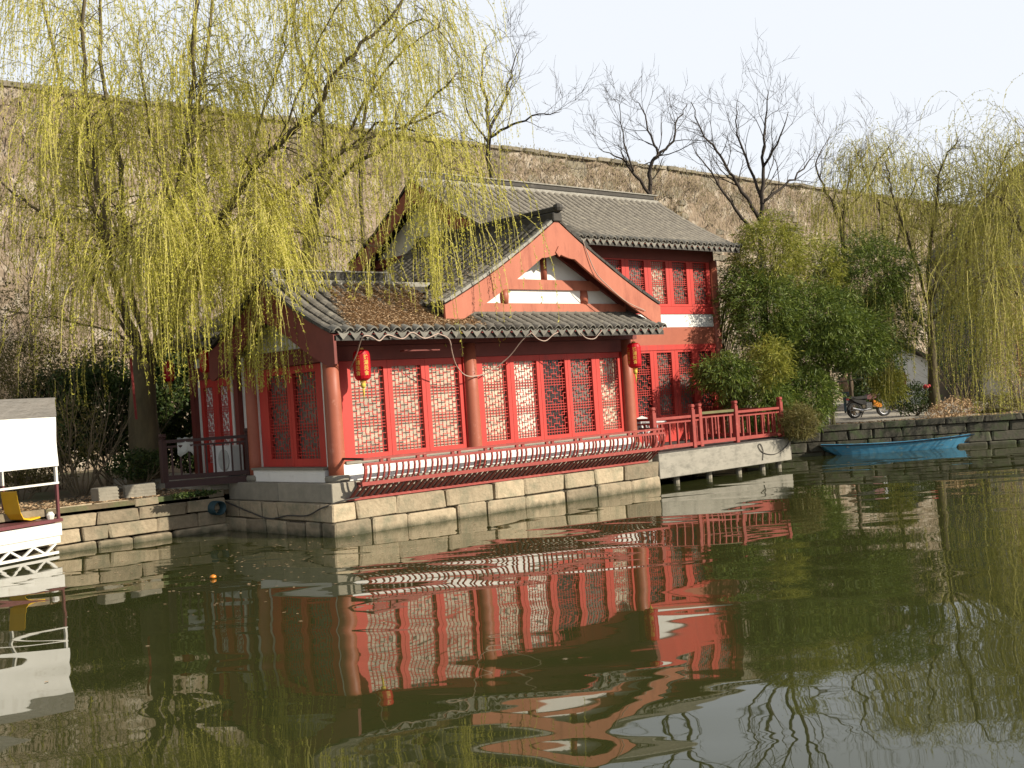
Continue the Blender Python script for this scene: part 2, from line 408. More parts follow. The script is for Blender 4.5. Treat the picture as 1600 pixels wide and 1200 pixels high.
# foundation of the pavilion
fd = thing('stone_foundation', 'tan stone block foundation carrying the red pavilion out of the water', 'foundation', (0, 0, 0))
b = MB(); b.box(.1, 9.3, .1, 4.3, -.6, .6); b.build('core', M_['mortar'], fd)
stone_wall(fd, (0, 0, 0), (1, 0, 0), 9.38, [(-.35, .27, .03), (.27, .63, 0)], (.7, 1.35), 'stone', .45, wetbelow=.3)
stone_wall(fd, (0, 4.2, 0), (0, -1, 0), 3.74, [(-.35, .27, .03), (.27, .63, 0)], (.6, 1.1), 'stone', .45, wetbelow=.3)
for (x0, x1, y0, y1) in ((.10, 4.6, .12, .5), (4.605, 9.3, .12, .5)):
    b = MB(); b.cbox(x0, x1, y0, y1, .63, 1.0, .012); b.build('kerb_slab', M_['stone_grey'], fd)
for (y0, y1) in ((.505, 2.1), (2.105, 4.1)):
    b = MB(); b.cbox(.12, .6, y0, y1, .63, 1.0, .012); b.build('kerb_slab', M_['stone_grey'], fd)
b = MB(); b.cbox(-.35, .25, 4.12, 4.75, .55, 1.0, .03); b.build('corner_stone', M_['stone_grey'], fd)
# left quay
lq = thing('stone_quay', 'tan stone block quay wall at left, lit beside the canopy boat', 'quay wall', (-2, 4, 0))
b = MB(); b.box(-7, 2.2, .1, .5, -.6, .75); b.build('core', M_['mortar'], lq)
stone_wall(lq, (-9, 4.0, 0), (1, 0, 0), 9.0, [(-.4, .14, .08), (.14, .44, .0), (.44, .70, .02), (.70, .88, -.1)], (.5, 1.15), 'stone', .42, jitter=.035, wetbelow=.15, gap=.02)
# right quay
rq = thing('stone_quay', 'dark mossy stone quay wall, toned down for tree shade, behind the blue rowing boat', 'quay wall', (17.2, 3.25, 0))
b = MB(); b.bar((.25, .25, .1), (.25 + BANKDIR.x * 58, .25 + BANKDIR.y * 58, .1), .3, 1.3); b.build('core', M_['mortar'], rq)
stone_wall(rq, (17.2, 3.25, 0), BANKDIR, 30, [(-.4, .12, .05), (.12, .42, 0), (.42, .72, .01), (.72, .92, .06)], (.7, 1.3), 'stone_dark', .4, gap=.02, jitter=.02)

# ------------------------------------------------------------------ roof machinery
def arc_tile(wd, rise, ln, th=.018, n=4, up=True, taper=.9):
    """a curved clay tile, x across, y up the slope from 0 to ln, convex (cover) or concave (pan)"""
    b = MB(); vs = []
    for y, k in ((0, 1.0), (ln, taper)):
        for off in (0, th):
            for i in range(n + 1):
                u = -1 + 2 * i / n
                z = rise * (1 - u * u) if up else -rise * (1 - u * u)
                vs.append((u * wd / 2 * k, y, z + off))
    q = n + 1; fs = []
    for i in range(n):
        fs += [(i, i + 1, 2 * q + i + 1, 2 * q + i), (q + i, 3 * q + i, 3 * q + i + 1, q + i + 1), (i, q + i, q + i + 1, i + 1)]
    fs += [(0, 2 * q, 3 * q, q), (n, q + n, 3 * q + n, 2 * q + n)]
    b.add(vs, fs); return b
def drip_tile():
    b = MB(); w = .125
    top = [(-w, 0), (-w * .55, -.035), (0, -.05), (w * .55, -.035), (w, 0)]
    low = [(-w, -.015), (-w * .6, -.085), (0, -.165), (w * .6, -.085), (w, -.015)]
    b.strip(top, low, 1, -.012, .012)
    return b
class Roof:
    def __init__(s, base, A, B, run, rise, length, k=.3):
        s.base = Vector(base); s.A = Vector(A); s.B = Vector(B); s.run = run; s.rise = rise; s.len = length; s.k = k
    def h(s, t): return s.rise * ((1 - s.k) * t + s.k * t * t)
    def pos(s, a, t): return s.base + s.A * a + s.B * (s.run * t) + Vector((0, 0, s.h(t)))
    def frame(s, a, t):
        dh = s.rise * ((1 - s.k) + 2 * s.k * t) / s.run
        y = (s.B + Vector((0, 0, dh))).normalized(); x = s.A.copy(); z = x.cross(y)
        if z.z < 0: x = -x; z = x.cross(y)
        M = Matrix((x, y, z)).transposed().to_4x4(); M.translation = s.pos(a, t); return M, dh
    def deck(s, a0, a1, t0, t1, th=.1, n=8):
        b = MB(); o = []
        for i in range(n + 1):
            t = t0 + (t1 - t0) * i / n
            for a in (a0, a1):
                p = s.pos(a, t); o.append(p - Vector((0, 0, .03))); o.append(p - Vector((0, 0, .03 + th)))
        fs = []
        for i in range(n):
            k = 4 * i
            fs += [(k, k + 2, k + 6, k + 4), (k + 1, k + 5, k + 7, k + 3), (k, k + 4, k + 5, k + 1), (k + 2, k + 3, k + 7, k + 6)]
        fs += [(0, 1, 3, 2), (4 * n, 4 * n + 2, 4 * n + 3, 4 * n + 1)]
        b.add(o, fs); return b
COVER = arc_tile(.18, .045, .24, n=4); PAN = arc_tile(.20, .045, .24, n=3, up=False)
COVER_ME = COVER.mesh('roof_tile', [M_['tile']]); DRIP_ME = drip_tile().mesh('drip_tile', [M_['drip']])
CAPB = arc_tile(.19, .07, .2, th=.03, n=5); CAP_ME = CAPB.mesh('eave_cap_tile', [M_['drip']])
def bake(b_list):
    """[(MB, [matrices])] -> V, F arrays of one mesh (quads)"""
    VV = []; FF = []; off = 0
    for b, Ms in b_list:
        v = np.array(b.v); v = np.hstack([v, np.ones((len(v), 1))]); f = np.array(b.f)
        A = np.array([np.array(m) for m in Ms])
        if not len(A): continue
        V = np.einsum('nij,kj->nki', A, v)[:, :, :3]
        F = f[None] + (np.arange(len(A)) * len(v))[:, None, None] + off
        VV.append(V.reshape(-1, 3)); FF.append(F.reshape(-1, f.shape[1])); off += V.shape[0] * V.shape[1]
    return np.vstack(VV), np.vstack(FF)
def tile_roof(roof, parent, a0, a1, pitch=.27, expo=.155, singles=0, tmin=0, tmax=1, keep=None, eave=True, name='roof_tile', tl=0.02):
    slope = math.hypot(roof.run, roof.rise); nc = int(slope / expo); rows = int(round((a1 - a0) / pitch)); pitch = (a1 - a0) / rows
    cov = []; pan = []
    for r in range(rows + 1):
        a = a0 + r * pitch
        for j in range(nc):
            t = (j + .0) / nc + .004
            if t < tmin or t > tmax: continue
            tj = t + random.uniform(-.006, .006)
            p = roof.pos(a, t)
            if keep is None or keep(p):
                M, dh = roof.frame(a + random.uniform(-.008, .008), tj)
                cov.append((M @ Matrix.Translation((0, 0, .04)) @ Matrix.Rotation(-.06 + random.uniform(-.02, .02), 4, 'X') @ Matrix.Rotation(random.uniform(-.04, .04), 4, 'Z'), p))
            if r < rows:
                p = roof.pos(a + pitch / 2, t)
                if keep is None or keep(p):
                    M, dh = roof.frame(a + pitch / 2, tj)
                    pan.append(M @ Matrix.Translation((0, 0, .035)) @ Matrix.Rotation(-.07 + random.uniform(-.02, .02), 4, 'X'))
    if singles:
        cc = Vector(CAM); cov.sort(key=lambda q: (q[1] - cc).length)
        for M, p in cov[:singles]:
            o = link(name, COVER_ME, parent); o.matrix_local = M
        cov = cov[singles:]
    V, F = bake([(COVER, [q[0] for q in cov]), (PAN, pan)])
    npmesh('tile_field', V, F, M_['tile'], parent, kind='stuff')
    if eave:
        for r in range(rows + 1):
            a = a0 + r * pitch
            M, dh = roof.frame(a, 0)
            if keep is None or keep(roof.pos(a, 0)):
                o = link('eave_cap_tile', CAP_ME, parent); o.matrix_local = M @ Matrix.Translation((0, -.06, .055)) @ Matrix.Rotation(-.05, 4, 'X') @ Matrix.Rotation(random.uniform(-.05, .05), 4, 'Z')
            if r < rows:
                M, dh = roof.frame(a + pitch / 2, 0); p = M.translation.copy()
                R = Matrix((M.col[0].xyz, roof.B, Vector((0, 0, 1)))).transposed().to_4x4(); R.translation = p + roof.B * -.05 + Vector((0, 0, .05))
                o = link('drip_tile', DRIP_ME, parent); o.matrix_local = R @ Matrix.Rotation(.12 + random.uniform(-.06, .06), 4, 'X') @ Matrix.Rotation(random.uniform(-.05, .05), 4, 'Y') @ Matrix.Scale(pitch / .262, 4, (1, 0, 0))

# ------------------------------------------------------------------ joinery
# fret of the lattice: which short bars of the grid are kept (rows upwards, columns across)
FRET_H = ['11111111', '01100110', '10011001', '01000010', '10011001', '01100110', '11000011']
FRET_V = ['01011011', '01110111', '00101101', '01101011', '01011010', '00110111', '01101101']
def lattice_mesh(wd, ht, nx, ny, bw=.0135, dp=.02, mname='red_paint'):
    b = MB(); cw = wd / nx; ch = ht / ny
    par = {}
    def find(k):
        par.setdefault(k, k)
        while par[k] != k: k = par[k]
        return k
    def join(p, q): par[find(p)] = find(q)
    def H(c0, c1, r):
        for c in range(c0, c1): join((c, r), (c + 1, r))
        b.box(-wd / 2 + c0 * cw - bw / 2, -wd / 2 + c1 * cw + bw / 2, -dp / 2, dp / 2, r * ch - bw / 2, r * ch + bw / 2)
    def Vv(c, r0, r1):
        join((c, r0), (c, r1)); b.box(-wd / 2 + c * cw - bw / 2, -wd / 2 + c * cw + bw / 2, -dp / 2 + .002, dp / 2 - .002, r0 * ch + bw / 2, r1 * ch - bw / 2)
    band = lambda r: (r % 9) in (0, 1)
    for r in range(1, ny):
        if band(r) or band(r - 1): H(0, nx, r); continue
        on = [FRET_H[(r % 9) - 2][c % 8] == '1' for c in range(nx)]; c = 0
        while c < nx:
            if on[c]:
                e = c + 1
                while e < nx and on[e]: e += 1
                H(c, e, r); c = e
            else: c += 1
    for c in range(1, nx):
        for r in range(ny):
            if band(r) or FRET_V[(r % 9) - 2][c % 8] == '1': Vv(c, r, r + 1)
    main = find((1, 1))
    for r in range(1, ny):
        for c in range(1, nx):
            if (c, r) in par and find((c, r)) != find((1, 1)):
                while c < nx and find((c, r)) != find((1, 1)): H(c, c + 1, r); c += 1
                if find((nx, r)) != find((1, 1)) and c >= nx: Vv(nx - 1, r, r + 1)
    return b.mesh('lattice', [M_[mname]])
LAT_FRONT = lattice_mesh(.74, 1.72, 8, 27)
LAT_HALL_LOW = lattice_mesh(.62, 1.82, 7, 27)
LAT_HALL_UP = lattice_mesh(.62, 1.30, 7, 20)
def leaf(parent, x0, x1, lx0, lx1, z0, z1, lz0, lz1, lat, latw, lath, pane, rot=None, y=0, name='door_leaf', label=None, paint='red_paint'):
    """a latticed door leaf in the xz plane, facing -y, placed with matrix rot; frame + lattice + pane"""
    f = MB(); d0, d1 = y - .035, y + .035
    f.box(x0 + .004, lx0, d0, d1, z0, z1); f.box(lx1, x1 - .004, d0, d1, z0, z1)
    f.box(lx0, lx1, d0 + .002, d1 - .002, z0, lz0); f.box(lx0, lx1, d0 + .002, d1 - .002, lz1, z1)
    fr = f.build(name, M_[paint], parent, label=label)
    M = rot or Matrix.Identity(4); fr.matrix_local = M
    o = link('lattice', lat, fr); o.matrix_local = Matrix.Translation(((lx0 + lx1) / 2, y, lz0)) @ Matrix.Diagonal(((lx1 - lx0) / latw, 1, (lz1 - lz0) / lath, 1))
    p = MB(); p.box(lx0 - .03, lx1 + .03, y + .075, y + .085, lz0 - .03, lz1 + .03); p.build('pane', M_[pane], fr)
    return fr

# ------------------------------------------------------------------ the pavilion
pv = thing('red_pavilion', 'red latticed waterside pavilion with grey tiled cross gable roof', 'pavilion', (0, 0, 0))
# columns with stone drums
for (x, y) in ((.5, .5), (4.02, .5), (9.0, .5), (.5, 3.5)):
    b = MB(); b.lathe([(.165, 1.12), (.17, 1.4), (.165, 2.6), (.155, 3.62)], 20, (x, y, 0)); c = b.build('column', M_['column_paint'], pv, smooth=True)
    b = MB(); b.lathe([(.20, .985), (.245, 1.02), (.25, 1.08), (.225, 1.125), (.17, 1.13)], 20, (x, y, 0)); b.build('stone_drum', M_['stone_grey'], c, smooth=True)
# front plinth, sill, lintel
b = MB(); b.box(.55, 8.95, .34, .8, 1.0, 1.33); b.build('plinth', M_['white_wall'], pv)
b = MB(); b.box(.6, 8.9, .31, .82, 1.33, 1.375); b.build('sill', M_['stone_grey'], pv)
b = MB(); b.box(.5, 9.0, .47, .63, 3.335, 3.62); b.build('lintel', M_['beam_paint'], pv)
b = MB(); b.box(.09, 9.4, .45, .65, 3.63, 3.80); b.build('purlin', M_['beam_paint'], pv)
b = MB(); b.box(1.9, 2.8, -.05, .1, 3.46, 3.49); b.build('cable_tray', M_['beam_paint'], pv)
# front door leaves
bay = [([.68, 1.87, 2.83, 3.84], [(.97, 1.77), (1.98, 2.73), (2.94, 3.74)], ['pale_pane'] * 3),
       ([4.2, 5.22, 6.13, 7.02, 7.97, 8.83], [(4.41, 5.11), (5.34, 6.03), (6.23, 6.93), (7.12, 7.83), (8.10, 8.74)],
        ['pale_pane', 'bright_pane', 'dark_pane', 'mid_pane', 'pale_pane'])]
for bd, lt, pn in bay:
    for i, (l0, l1) in enumerate(lt):
        leaf(pv, bd[i], bd[i + 1], l0, l1, 1.38, 3.33, 1.49, 3.20, LAT_FRONT, .74, 1.72, pn[i], y=.56,
             label={'dark_pane': 'red lattice door leaf with dark glass behind', 'bright_pane': 'red lattice door leaf with bright sunlit blind behind'}.get(pn[i]))
for (x0, x1) in ((.64, .676), (3.844, 3.88), (4.16, 4.196), (8.834, 8.87)):
    b = MB(); b.box(x0, x1, .48, .62, 1.38, 3.33); b.build('door_jamb', M_['red_paint'], pv)
# side wall facing left
RL = Matrix.Rotation(-PI / 2, 4, 'Z')        # local +x -> -y ; local -y -> -x
def side(y): return -y
b = MB(); b.box(.34, .8, .7, 3.4, 1.0, 1.24); b.build('plinth', M_['white_wall'], pv)
b = MB(); b.box(.30, .8, .68, 3.42, 1.24, 1.285); b.build('sill', M_['stone_grey'], pv)
for y0, y1, l0, l1 in ((2.1, 3.33, 2.2, 2.98), (.86, 2.1, 1.13, 1.98)):
    leaf(pv, -y1, -y0, -l1, -l0, 1.29, 3.33, 1.45, 3.18, LAT_FRONT, .74, 1.72, 'mid_pane', rot=RL, y=.58)
for y in (.80, 3.37):
    b = MB(); b.box(.5, .6, y - .04, y + .04, 1.29, 3.34); b.build('white_strip', M_['white_trim'], pv)
b = MB(); b.box(.46, .64, .66, 3.36, 3.345, 3.66); b.build('lintel', M_['beam_paint'], pv)
# unseen solid core added so no light leaks through
b = MB(); b.box(.75, 8.8, .75, 3.4, .9, 4.0); b.box(1.6, 8.8, 3.4, 5.0, .9, 4.0); b.build('light_block_core', M_['beam_paint'], pv)

# roofs of the pavilion
rf = MB(); PF = Roof((0, -.4, 3.80), (1, 0, 0), (0, 1, 0), 2.4, 1.25, 9.4)
PBk = Roof((0, 4.4, 3.80), (1, 0, 0), (0, -1, 0), 2.4, 1.25, 6)
GL = Roof((3.1, .10, 4.42), (0, 1, 0), (1, 0, 0), 3.4, 1.93, 5.2, k=.2)
GR = Roof((9.9, .10, 4.42), (0, 1, 0), (-1, 0, 0), 3.4, 1.93, 5.2, k=.2)
roof = PF.deck(.02, 4.6, 0, 1).build('roof', M_['tile_dark'], pv)
PF.deck(4.6, 9.42, 0, .43).build('skirt_deck', M_['tile_dark'], roof)
PBk.deck(.02, 5.0, 0, 1).build('back_deck', M_['tile_dark'], roof)
inG = lambda p: not (p.x > 3.1 and p.y > .62 and p.z < 4.42 + GL.h(min(1, max(0, (p.x - 3.1) / 3.4))) - .02) and not (p.x > 3.6 and p.y > .64)
random.seed(21)
tile_roof(PF, roof, .06, 9.36, singles=230, keep=inG)
tile_roof(PBk, roof, .06, 4.4, eave=False, keep=lambda p: not (p.x > 3.1 and p.z < 4.42 + GL.h(min(1, max(0, (p.x - 3.1) / 3.4)))))
gab = GL.deck(.06, 5.2, 0, 1).build('gable_roof', M_['tile_dark'], pv)
GR.deck(.06, 2.4, 0, 1).build('far_deck', M_['tile_dark'], gab)
def aboveP(p):
    y = p.y; z = -9
    if -.4 <= y <= 2.0: z = 3.80 + PF.h((y + .4) / 2.4)
    elif y <= 4.4: z = 3.80 + PBk.h((4.4 - y) / 2.4)
    return p.z > z - .02 or p.x > 6
tile_roof(GL, gab, .10, 5.2, singles=60, keep=aboveP, eave=False)
tile_roof(GR, gab, .10, 2.4, eave=False)
# verge tiles along the gable edge, ridges
def verge(roofx, a, parent, t0=0, t1=1, n=22, wd=.13, hh=.06, mname='ridge_pale'):
    b = MB(); pts = [roofx.pos(a, t0 + (t1 - t0) * i / n) for i in range(n + 1)]
    for i in range(n):
        p, q = pts[i] + Vector((0, 0, .05)), pts[i + 1] + Vector((0, 0, .05))
        b.bar(p, p + (q - p) * .97, wd + random.uniform(-.02, .02), hh + random.uniform(-.01, .015))
    return b.build('verge', M_[mname], parent)
verge(GL, .02, gab); verge(GR, .02, gab, mname='tile_dark'); verge(PF, .0, roof, n=16, mname='tile_dark'); verge(PBk, .0, roof, n=16, mname='tile_dark')
b = MB(); b.cbox(6.36, 6.64, .0, 5.2, 6.30, 6.50, .02); b.cbox(6.41, 6.59, -.04, 5.2, 6.50, 6.64, .03)
rg = b.build('gable_ridge', M_['tile_dark'], pv)
b = MB(); b.lathe([(.02, 0), (.09, .03), (.12, .1), (.10, .17), (.03, .2)], 10, (6.5, -.02, 6.50)); b.build('ridge_ornament', M_['tile_dark'], rg)
b = MB(); b.cbox(.18, 3.1, 1.90, 2.10, 5.0, 5.10, .015); b.build('front_ridge', M_['ridge_pale'], pv)
b = MB(); b.cbox(.3, 3.0, 1.94, 2.06, 5.10, 5.27, .01); fr = b.build('ridge_panel', M_['tile_dark'], pv)
b = MB(); b.cbox(.2, 3.1, 1.91, 2.09, 5.272, 5.31, .01); b.build('ridge_cap', M_['ridge_pale'], fr)
for x in (.17, 3.0):
    b = MB(); b.box(x, x + .16, 1.92, 2.08, 5.10, 5.27); b.box(x + .04, x + .12, 1.9, 1.92, 5.14, 5.23); b.build('ridge_end_tile', M_['ridge_pale'], fr)
b = MB(); b.cbox(3.1, 4.3, 1.9, 2.1, 4.98, 5.10, .02); b.build('low_ridge', M_['ridge_pale'], pv)
# flashing tiles where the skirt meets the gable wall
b = MB(); b.cbox(3.3, 9.4, .54, .64, 4.22, 4.31, .02); b.build('skirt_flashing', M_['tile'], pv)
# gable front
b = MB()
tri = [(3.9, 4.25), (9.1, 4.25)] + [(9.9 - 3.4 * t, 4.34 + GL.h(t)) for t in np.linspace(.22, 1, 9)] + [(3.1 + 3.4 * t, 4.34 + GL.h(t)) for t in np.linspace(1, .22, 9)][1:]
b.prism(tri, 1, .62, .72); gw = b.build('gable_wall', M_['white_wall'], pv)
b = MB(); b.box(3.75, 9.2, .56, .66, 4.255, 4.5); b.build('gable_beam', M_['gable_paint'], gw)
b = MB(); b.box(4.75, 8.3, .55, .66, 4.81, 5.04); b.build('gable_beam', M_['gable_paint'], gw)
for x in (5.26, 7.80):
    b = MB(); b.lathe([(.1, 4.5), (.115, 4.65), (.1, 4.81)], 12, (x, .62, 0)); b.build('gable_post', M_['column_paint'], gw, smooth=True)
b = MB(); b.lathe([(.085, 5.04), (.09, 5.7)], 10, (6.53, .62, 0)); b.build('gable_post', M_['column_paint'], gw, smooth=True)
for sx in (-1, 1):
    b = MB(); q0 = (6.5 + sx * 2.65, 4.45); q1 = (6.5 + sx * .15, 5.85)
    b.bar((q0[0], .60, q0[1] + .05), (q1[0], .60, q1[1]), .12, .16); b.build('gable_rafter', M_['beam_paint'], gw)
def barge(roofx, sign, cx, ax, d0, d1, ht=.52, t1=1.0, apex=.75):
    """board under a gable edge: top follows the roof, bottom cut deeper and scalloped near the apex"""
    top = []; bot = []
    n = 26
    for i in range(n + 1):
        t = i / n * t1; x = roofx.base[1 - ax] + roofx.B[1 - ax] * roofx.run * t; z = roofx.base.z + roofx.h(t) - .02
        h = ht
        if t > .86: h = ht + (t - .86) / .14 * (apex - ht) + .035 * abs(math.sin((t - .86) / .14 * PI * 3))
        if t < .05: h = ht - .12 + .12 * t / .05
        top.append((x, z)); bot.append((x, z - h))
    b = MB(); b.strip(top, bot, ax, d0, d1); return b
bgl = barge(GL, 1, 6.5, 1, .06, .12).build('bargeboard', M_['gable_paint'], pv)
barge(GR, -1, 6.5, 1, .06, .12).build('bargeboard', M_['gable_paint'], pv)
b = MB(); b.prism([(6.5, 5.50), (6.60, 5.60), (6.5, 5.74), (6.40, 5.60)], 1, .035, .058); b.build('gable_pendant', M_['gable_paint'], bgl)
# left gable end
barge(PF, 1, 2, 0, .0, .06, ht=.66, apex=.8).build('bargeboard', M_['beam_paint'], pv)
barge(PBk, 1, 2, 0, .0, .06, ht=.66, apex=.8).build('bargeboard', M_['beam_paint'], pv)
b = MB(); b.prism([(.4, 3.67), (3.6, 3.67), (2.9, 4.2), (2.0, 4.85), (1.1, 4.2)], 0, .52, .6); b.build('side_pediment', M_['white_wall'], pv)
# rafters under the front eave
for i in range(33):
    x = .16 + i * .287; b = MB()
    b.bar((x, -.36, 3.735), (x, .6, 4.1), .075, .085); b.cur = 1; b.box(x - .034, x + .034, -.372, -.362, 3.69, 3.765)
    b.build('rafter', [M_['red_trim'], M_['white_trim']], pv)
b = MB(); b.box(.06, 9.38, -.385, -.34, 3.775, 3.80); b.build('fascia', M_['red_trim'], pv)

# dry leaves lying on the left part of the roof
def litter(name, pts, nrm, size, mname, parent=None):
    n = len(pts); a = RNG.uniform(0, 2 * PI, n); s = RNG.uniform(.5, 1.3, n) * size
    u = np.stack([np.cos(a), np.sin(a), RNG.uniform(-.5, .5, n)], 1); v = np.stack([-np.sin(a), np.cos(a), RNG.uniform(-.5, .5, n)], 1)
    V = np.stack([pts - u * s[:, None], pts - v * s[:, None] * .55, pts + u * s[:, None], pts + v * s[:, None] * .55], 1)
    return npmesh(name, V.reshape(-1, 3), np.arange(4 * n).reshape(-1, 4), M_[mname], parent, kind='stuff')
pts = []
while len(pts) < 34000:
    a = RNG.uniform(.15, 4.6); t = RNG.beta(1.6, 2.0) * .95
    k = math.sin(a * 2.1) * .12 + math.sin(a * 5.3 + t * 9) * .10
    edge = min(1, max(0, (a - .35 - t * 1.0) * 1.4)) * min(1, max(0, (3.9 - a) * .9 + .1))
    if RNG.uniform() > edge * (.62 + 2.2 * k + .35 * (1 - t)): continue
    p = PF.pos(a, t)
    if not inG(p): continue
    pts.append((p.x, p.y, p.z + RNG.uniform(.07, .135)))
litter('leaf_litter', np.array(pts), None, .03, 'dry_leaf', roof)
pts = []
while len(pts) < 1500:
    a = RNG.uniform(.4, 3.8); t = RNG.beta(1, 2.2) * .8; p = GL.pos(a, t)
    if not aboveP(p) : continue
    pts.append((p.x, p.y, p.z + RNG.uniform(.06, .12)))
litter('leaf_litter', np.array(pts), None, .028, 'dry_leaf', gab)

# ------------------------------------------------------------------ hanging seat balustrade over the water
bn = thing('waterside_balustrade', 'red slatted goose neck bench balustrade hanging over the water along the doors', 'balustrade', (0, 0, 0))
X0, X1 = .55, 9.2
for nm, (y, z), wd, ht in (('mid_beam', (-.25, .955), .07, .07), ('top_rail', (-.35, 1.325), .06, .05), ('hand_rail', (-.34, 1.425), .075, .045)):
    b = MB(); b.bar((X0 - .03, y, z), (X1 + .03, y, z), wd, ht); b.build(nm, M_['red_trim'], bn)
b = MB(); b.bar((.42, .09, .665), (9.08, .09, .665), .06, .05); b.build('foot_rail', M_['red_trim'], bn)
def goose(wd):
    b = MB(); pr = [(-.25, .99), (-.315, 1.06), (-.35, 1.15), (-.365, 1.24), (-.355, 1.305)]
    for i in range(4):
        (y0, z0), (y1, z1) = pr[i], pr[i + 1]
        b.prism([(y0 - .018, z0), (y0 + .018, z0), (y1 + .018, z1), (y1 - .018, z1)], 0, -wd / 2, wd / 2)
    return b
GS = goose(.03).mesh('slat', [M_['red_trim']]); GE = goose(.06).mesh('end_slat', [M_['red_trim']])
b = MB(); b.bar((0, -.25, .93), (0, .09, .68), .06, .03); LS = b.mesh('apron_slat', [M_['beam_paint']])  # darker paint than the upper slats carries the apron's shadow in the colour
ns = 61
for i in range(ns):
    x = X0 + (X1 - X0) * i / (ns - 1)
    o = link('slat' if 0 < i < ns - 1 else 'end_slat', GS if 0 < i < ns - 1 else GE, bn); o.location.x = x; o.rotation_euler.y = random.uniform(-.03, .03)
    o = link('apron_slat', LS, bn); o.location.x = x - .06
for i in range(10):
    for dx in (0, .17):
        b = MB(); x = .95 + i * .88 + dx; b.box(x - .035, x + .035, -.365, -.315, 1.35, 1.403); b.build('spacer_block', M_['red_trim'], bn)
for x in (.55, 9.2):
    b = MB(); b.bar((x, -.36, 1.43), (x, .38, 1.44), .05, .04); b.build('arm_rail', M_['rail_dark'], bn)
for i in range(8):
    b = MB(); x = .7 + i * 1.18; b.bar((x, .16, .95), (x, -.24, .92), .06, .06); b.build('bracket', M_['beam_paint'], bn)

# ------------------------------------------------------------------ deck and its railing
dk = thing('concrete_deck', 'pale concrete terrace slab on short posts above the water', 'deck', (9.4, 0, 0))
b = MB(); b.cbox(.0, 5.52, .0, 3.4, .20, .80, .012); b.build('slab', M_['concrete'], dk)
b = MB(); b.box(.02, 5.50, .03, 3.3, .80, .835); b.build('deck_top', M_['tile_dark'], dk)
for x in (.95, 2.25, 3.5, 4.55, 5.3):
    for y in (.3, 2.6):
        b = MB(); b.lathe([(.085, -.8), (.085, .2)], 10, (x, y, 0)); b.build('pile', M_['stone_grey'], dk)
rl = thing('deck_railing', 'red timber railing with posts and balusters round the concrete deck', 'railing', (9.4, .2, .835))
def rail_run(root, p, q, npost, balus, h=.80, posth=1.07, mname='red_trim', ends=(1, 1), light=None, bw=.05):
    inv = local(root); p = Vector(p); q = Vector(q); d = (q - p); L = d.length; d.normalize(); u = Vector((0, 0, 1)); T = lambda v: inv @ v
    for zz, ht in ((.10, .09), (h, .065)):
        b = MB(); b.bar(T(p + u * zz), T(q + u * zz), .07, ht); b.build('rail', M_['cane' if (light and zz == h) else mname], root)
    b = MB(); b.bar(T(p + u * (h - .11)), T(q + u * (h - .11)), .045, .04); b.build('rail', M_[mname], root)
    k = int(L / balus)
    for i in range(1, k):
        c = p + d * (L * i / k); b = MB(); b.bar(T(c + u * .14), T(c + u * (h - .12)), bw, .04, up=d); b.build('baluster', M_[mname], root)
    for e, c in zip(ends, (p, q)):
        if e:
            b = MB(); M = Matrix.Translation(T(c))
            b.cbox(-.065, .065, -.065, .065, 0, posth - .1, .01, M); b.cbox(-.05, .05, -.05, .05, posth - .1, posth - .06, .008, M); b.cbox(-.068, .068, -.068, .068, posth - .06, posth + .03, .022, M)
            b.build('post', M_[mname], root)
z = .835
rail_run(rl, (9.5, .2, z), (11.0, .2, z), 0, .27)
rail_run(rl, (11.0, .2, z), (11.43, .32, z), 0, .2, ends=(0, 1))
rail_run(rl, (11.43, .32, z), (12.78, .2, z), 0, .21, ends=(0, 1), light=True, h=.85)
rail_run(rl, (12.78, .2, z), (14.80, .2, z), 0, .26, ends=(0, 1))
rail_run(rl, (14.80, .2, z), (14.80, 3.0, z), 0, .26, ends=(0, 1))
rail_run(rl, (9.5, .2, z), (9.5, .75, z), 0, .26, ends=(0, 0))
# plastic chairs and a table on the deck
def chair(label, loc, rz):
    t = thing('plastic_chair', label, 'chair', loc, rz, 'plastic chairs on the deck')
    b = MB(); b.cbox(-.22, .22, -.22, .22, .40, .43, .01); b.build('seat', M_['plastic_white'], t)
    b = MB(); b.strip([(-.22, .44), (-.16, .8), (0, .86), (.16, .8), (.22, .44)], [(-.2, .42), (-.08, .5), (0, .52), (.08, .5), (.2, .42)], 1, .2, .23); b.build('backrest', M_['plastic_white'], t)
    for sx in (-1, 1):
        for sy in (-1, 1):
            b = MB(); b.bar((sx * .19, sy * .19, .41), (sx * .22, sy * .22, 0), .035); b.build('leg', M_['plastic_white'], t)
        b = MB(); b.bar((sx * .23, .2, .64), (sx * .23, -.2, .62), .04, .025); b.bar((sx * .23, -.2, .62), (sx * .22, -.21, .4), .03); b.build('arm', M_['plastic_white'], t)
chair('white plastic armchair on the deck nearest the corner column', (10.1, 1.25, z), 2.0)
chair('white plastic armchair on the deck behind the paired railing posts', (11.0, 1.75, z), -.4)
tb = thing('deck_table', 'small white round table behind the deck railing', 'table', (10.55, 1.15, z))
b = MB(); b.lathe([(.36, .68), (.38, .7), (.36, .72)], 18); b.build('table_top', M_['plastic_white'], tb)
b = MB(); b.lathe([(.2, 0), (.05, .06), (.04, .68)], 12); b.build('pedestal', M_['plastic_white'], tb)

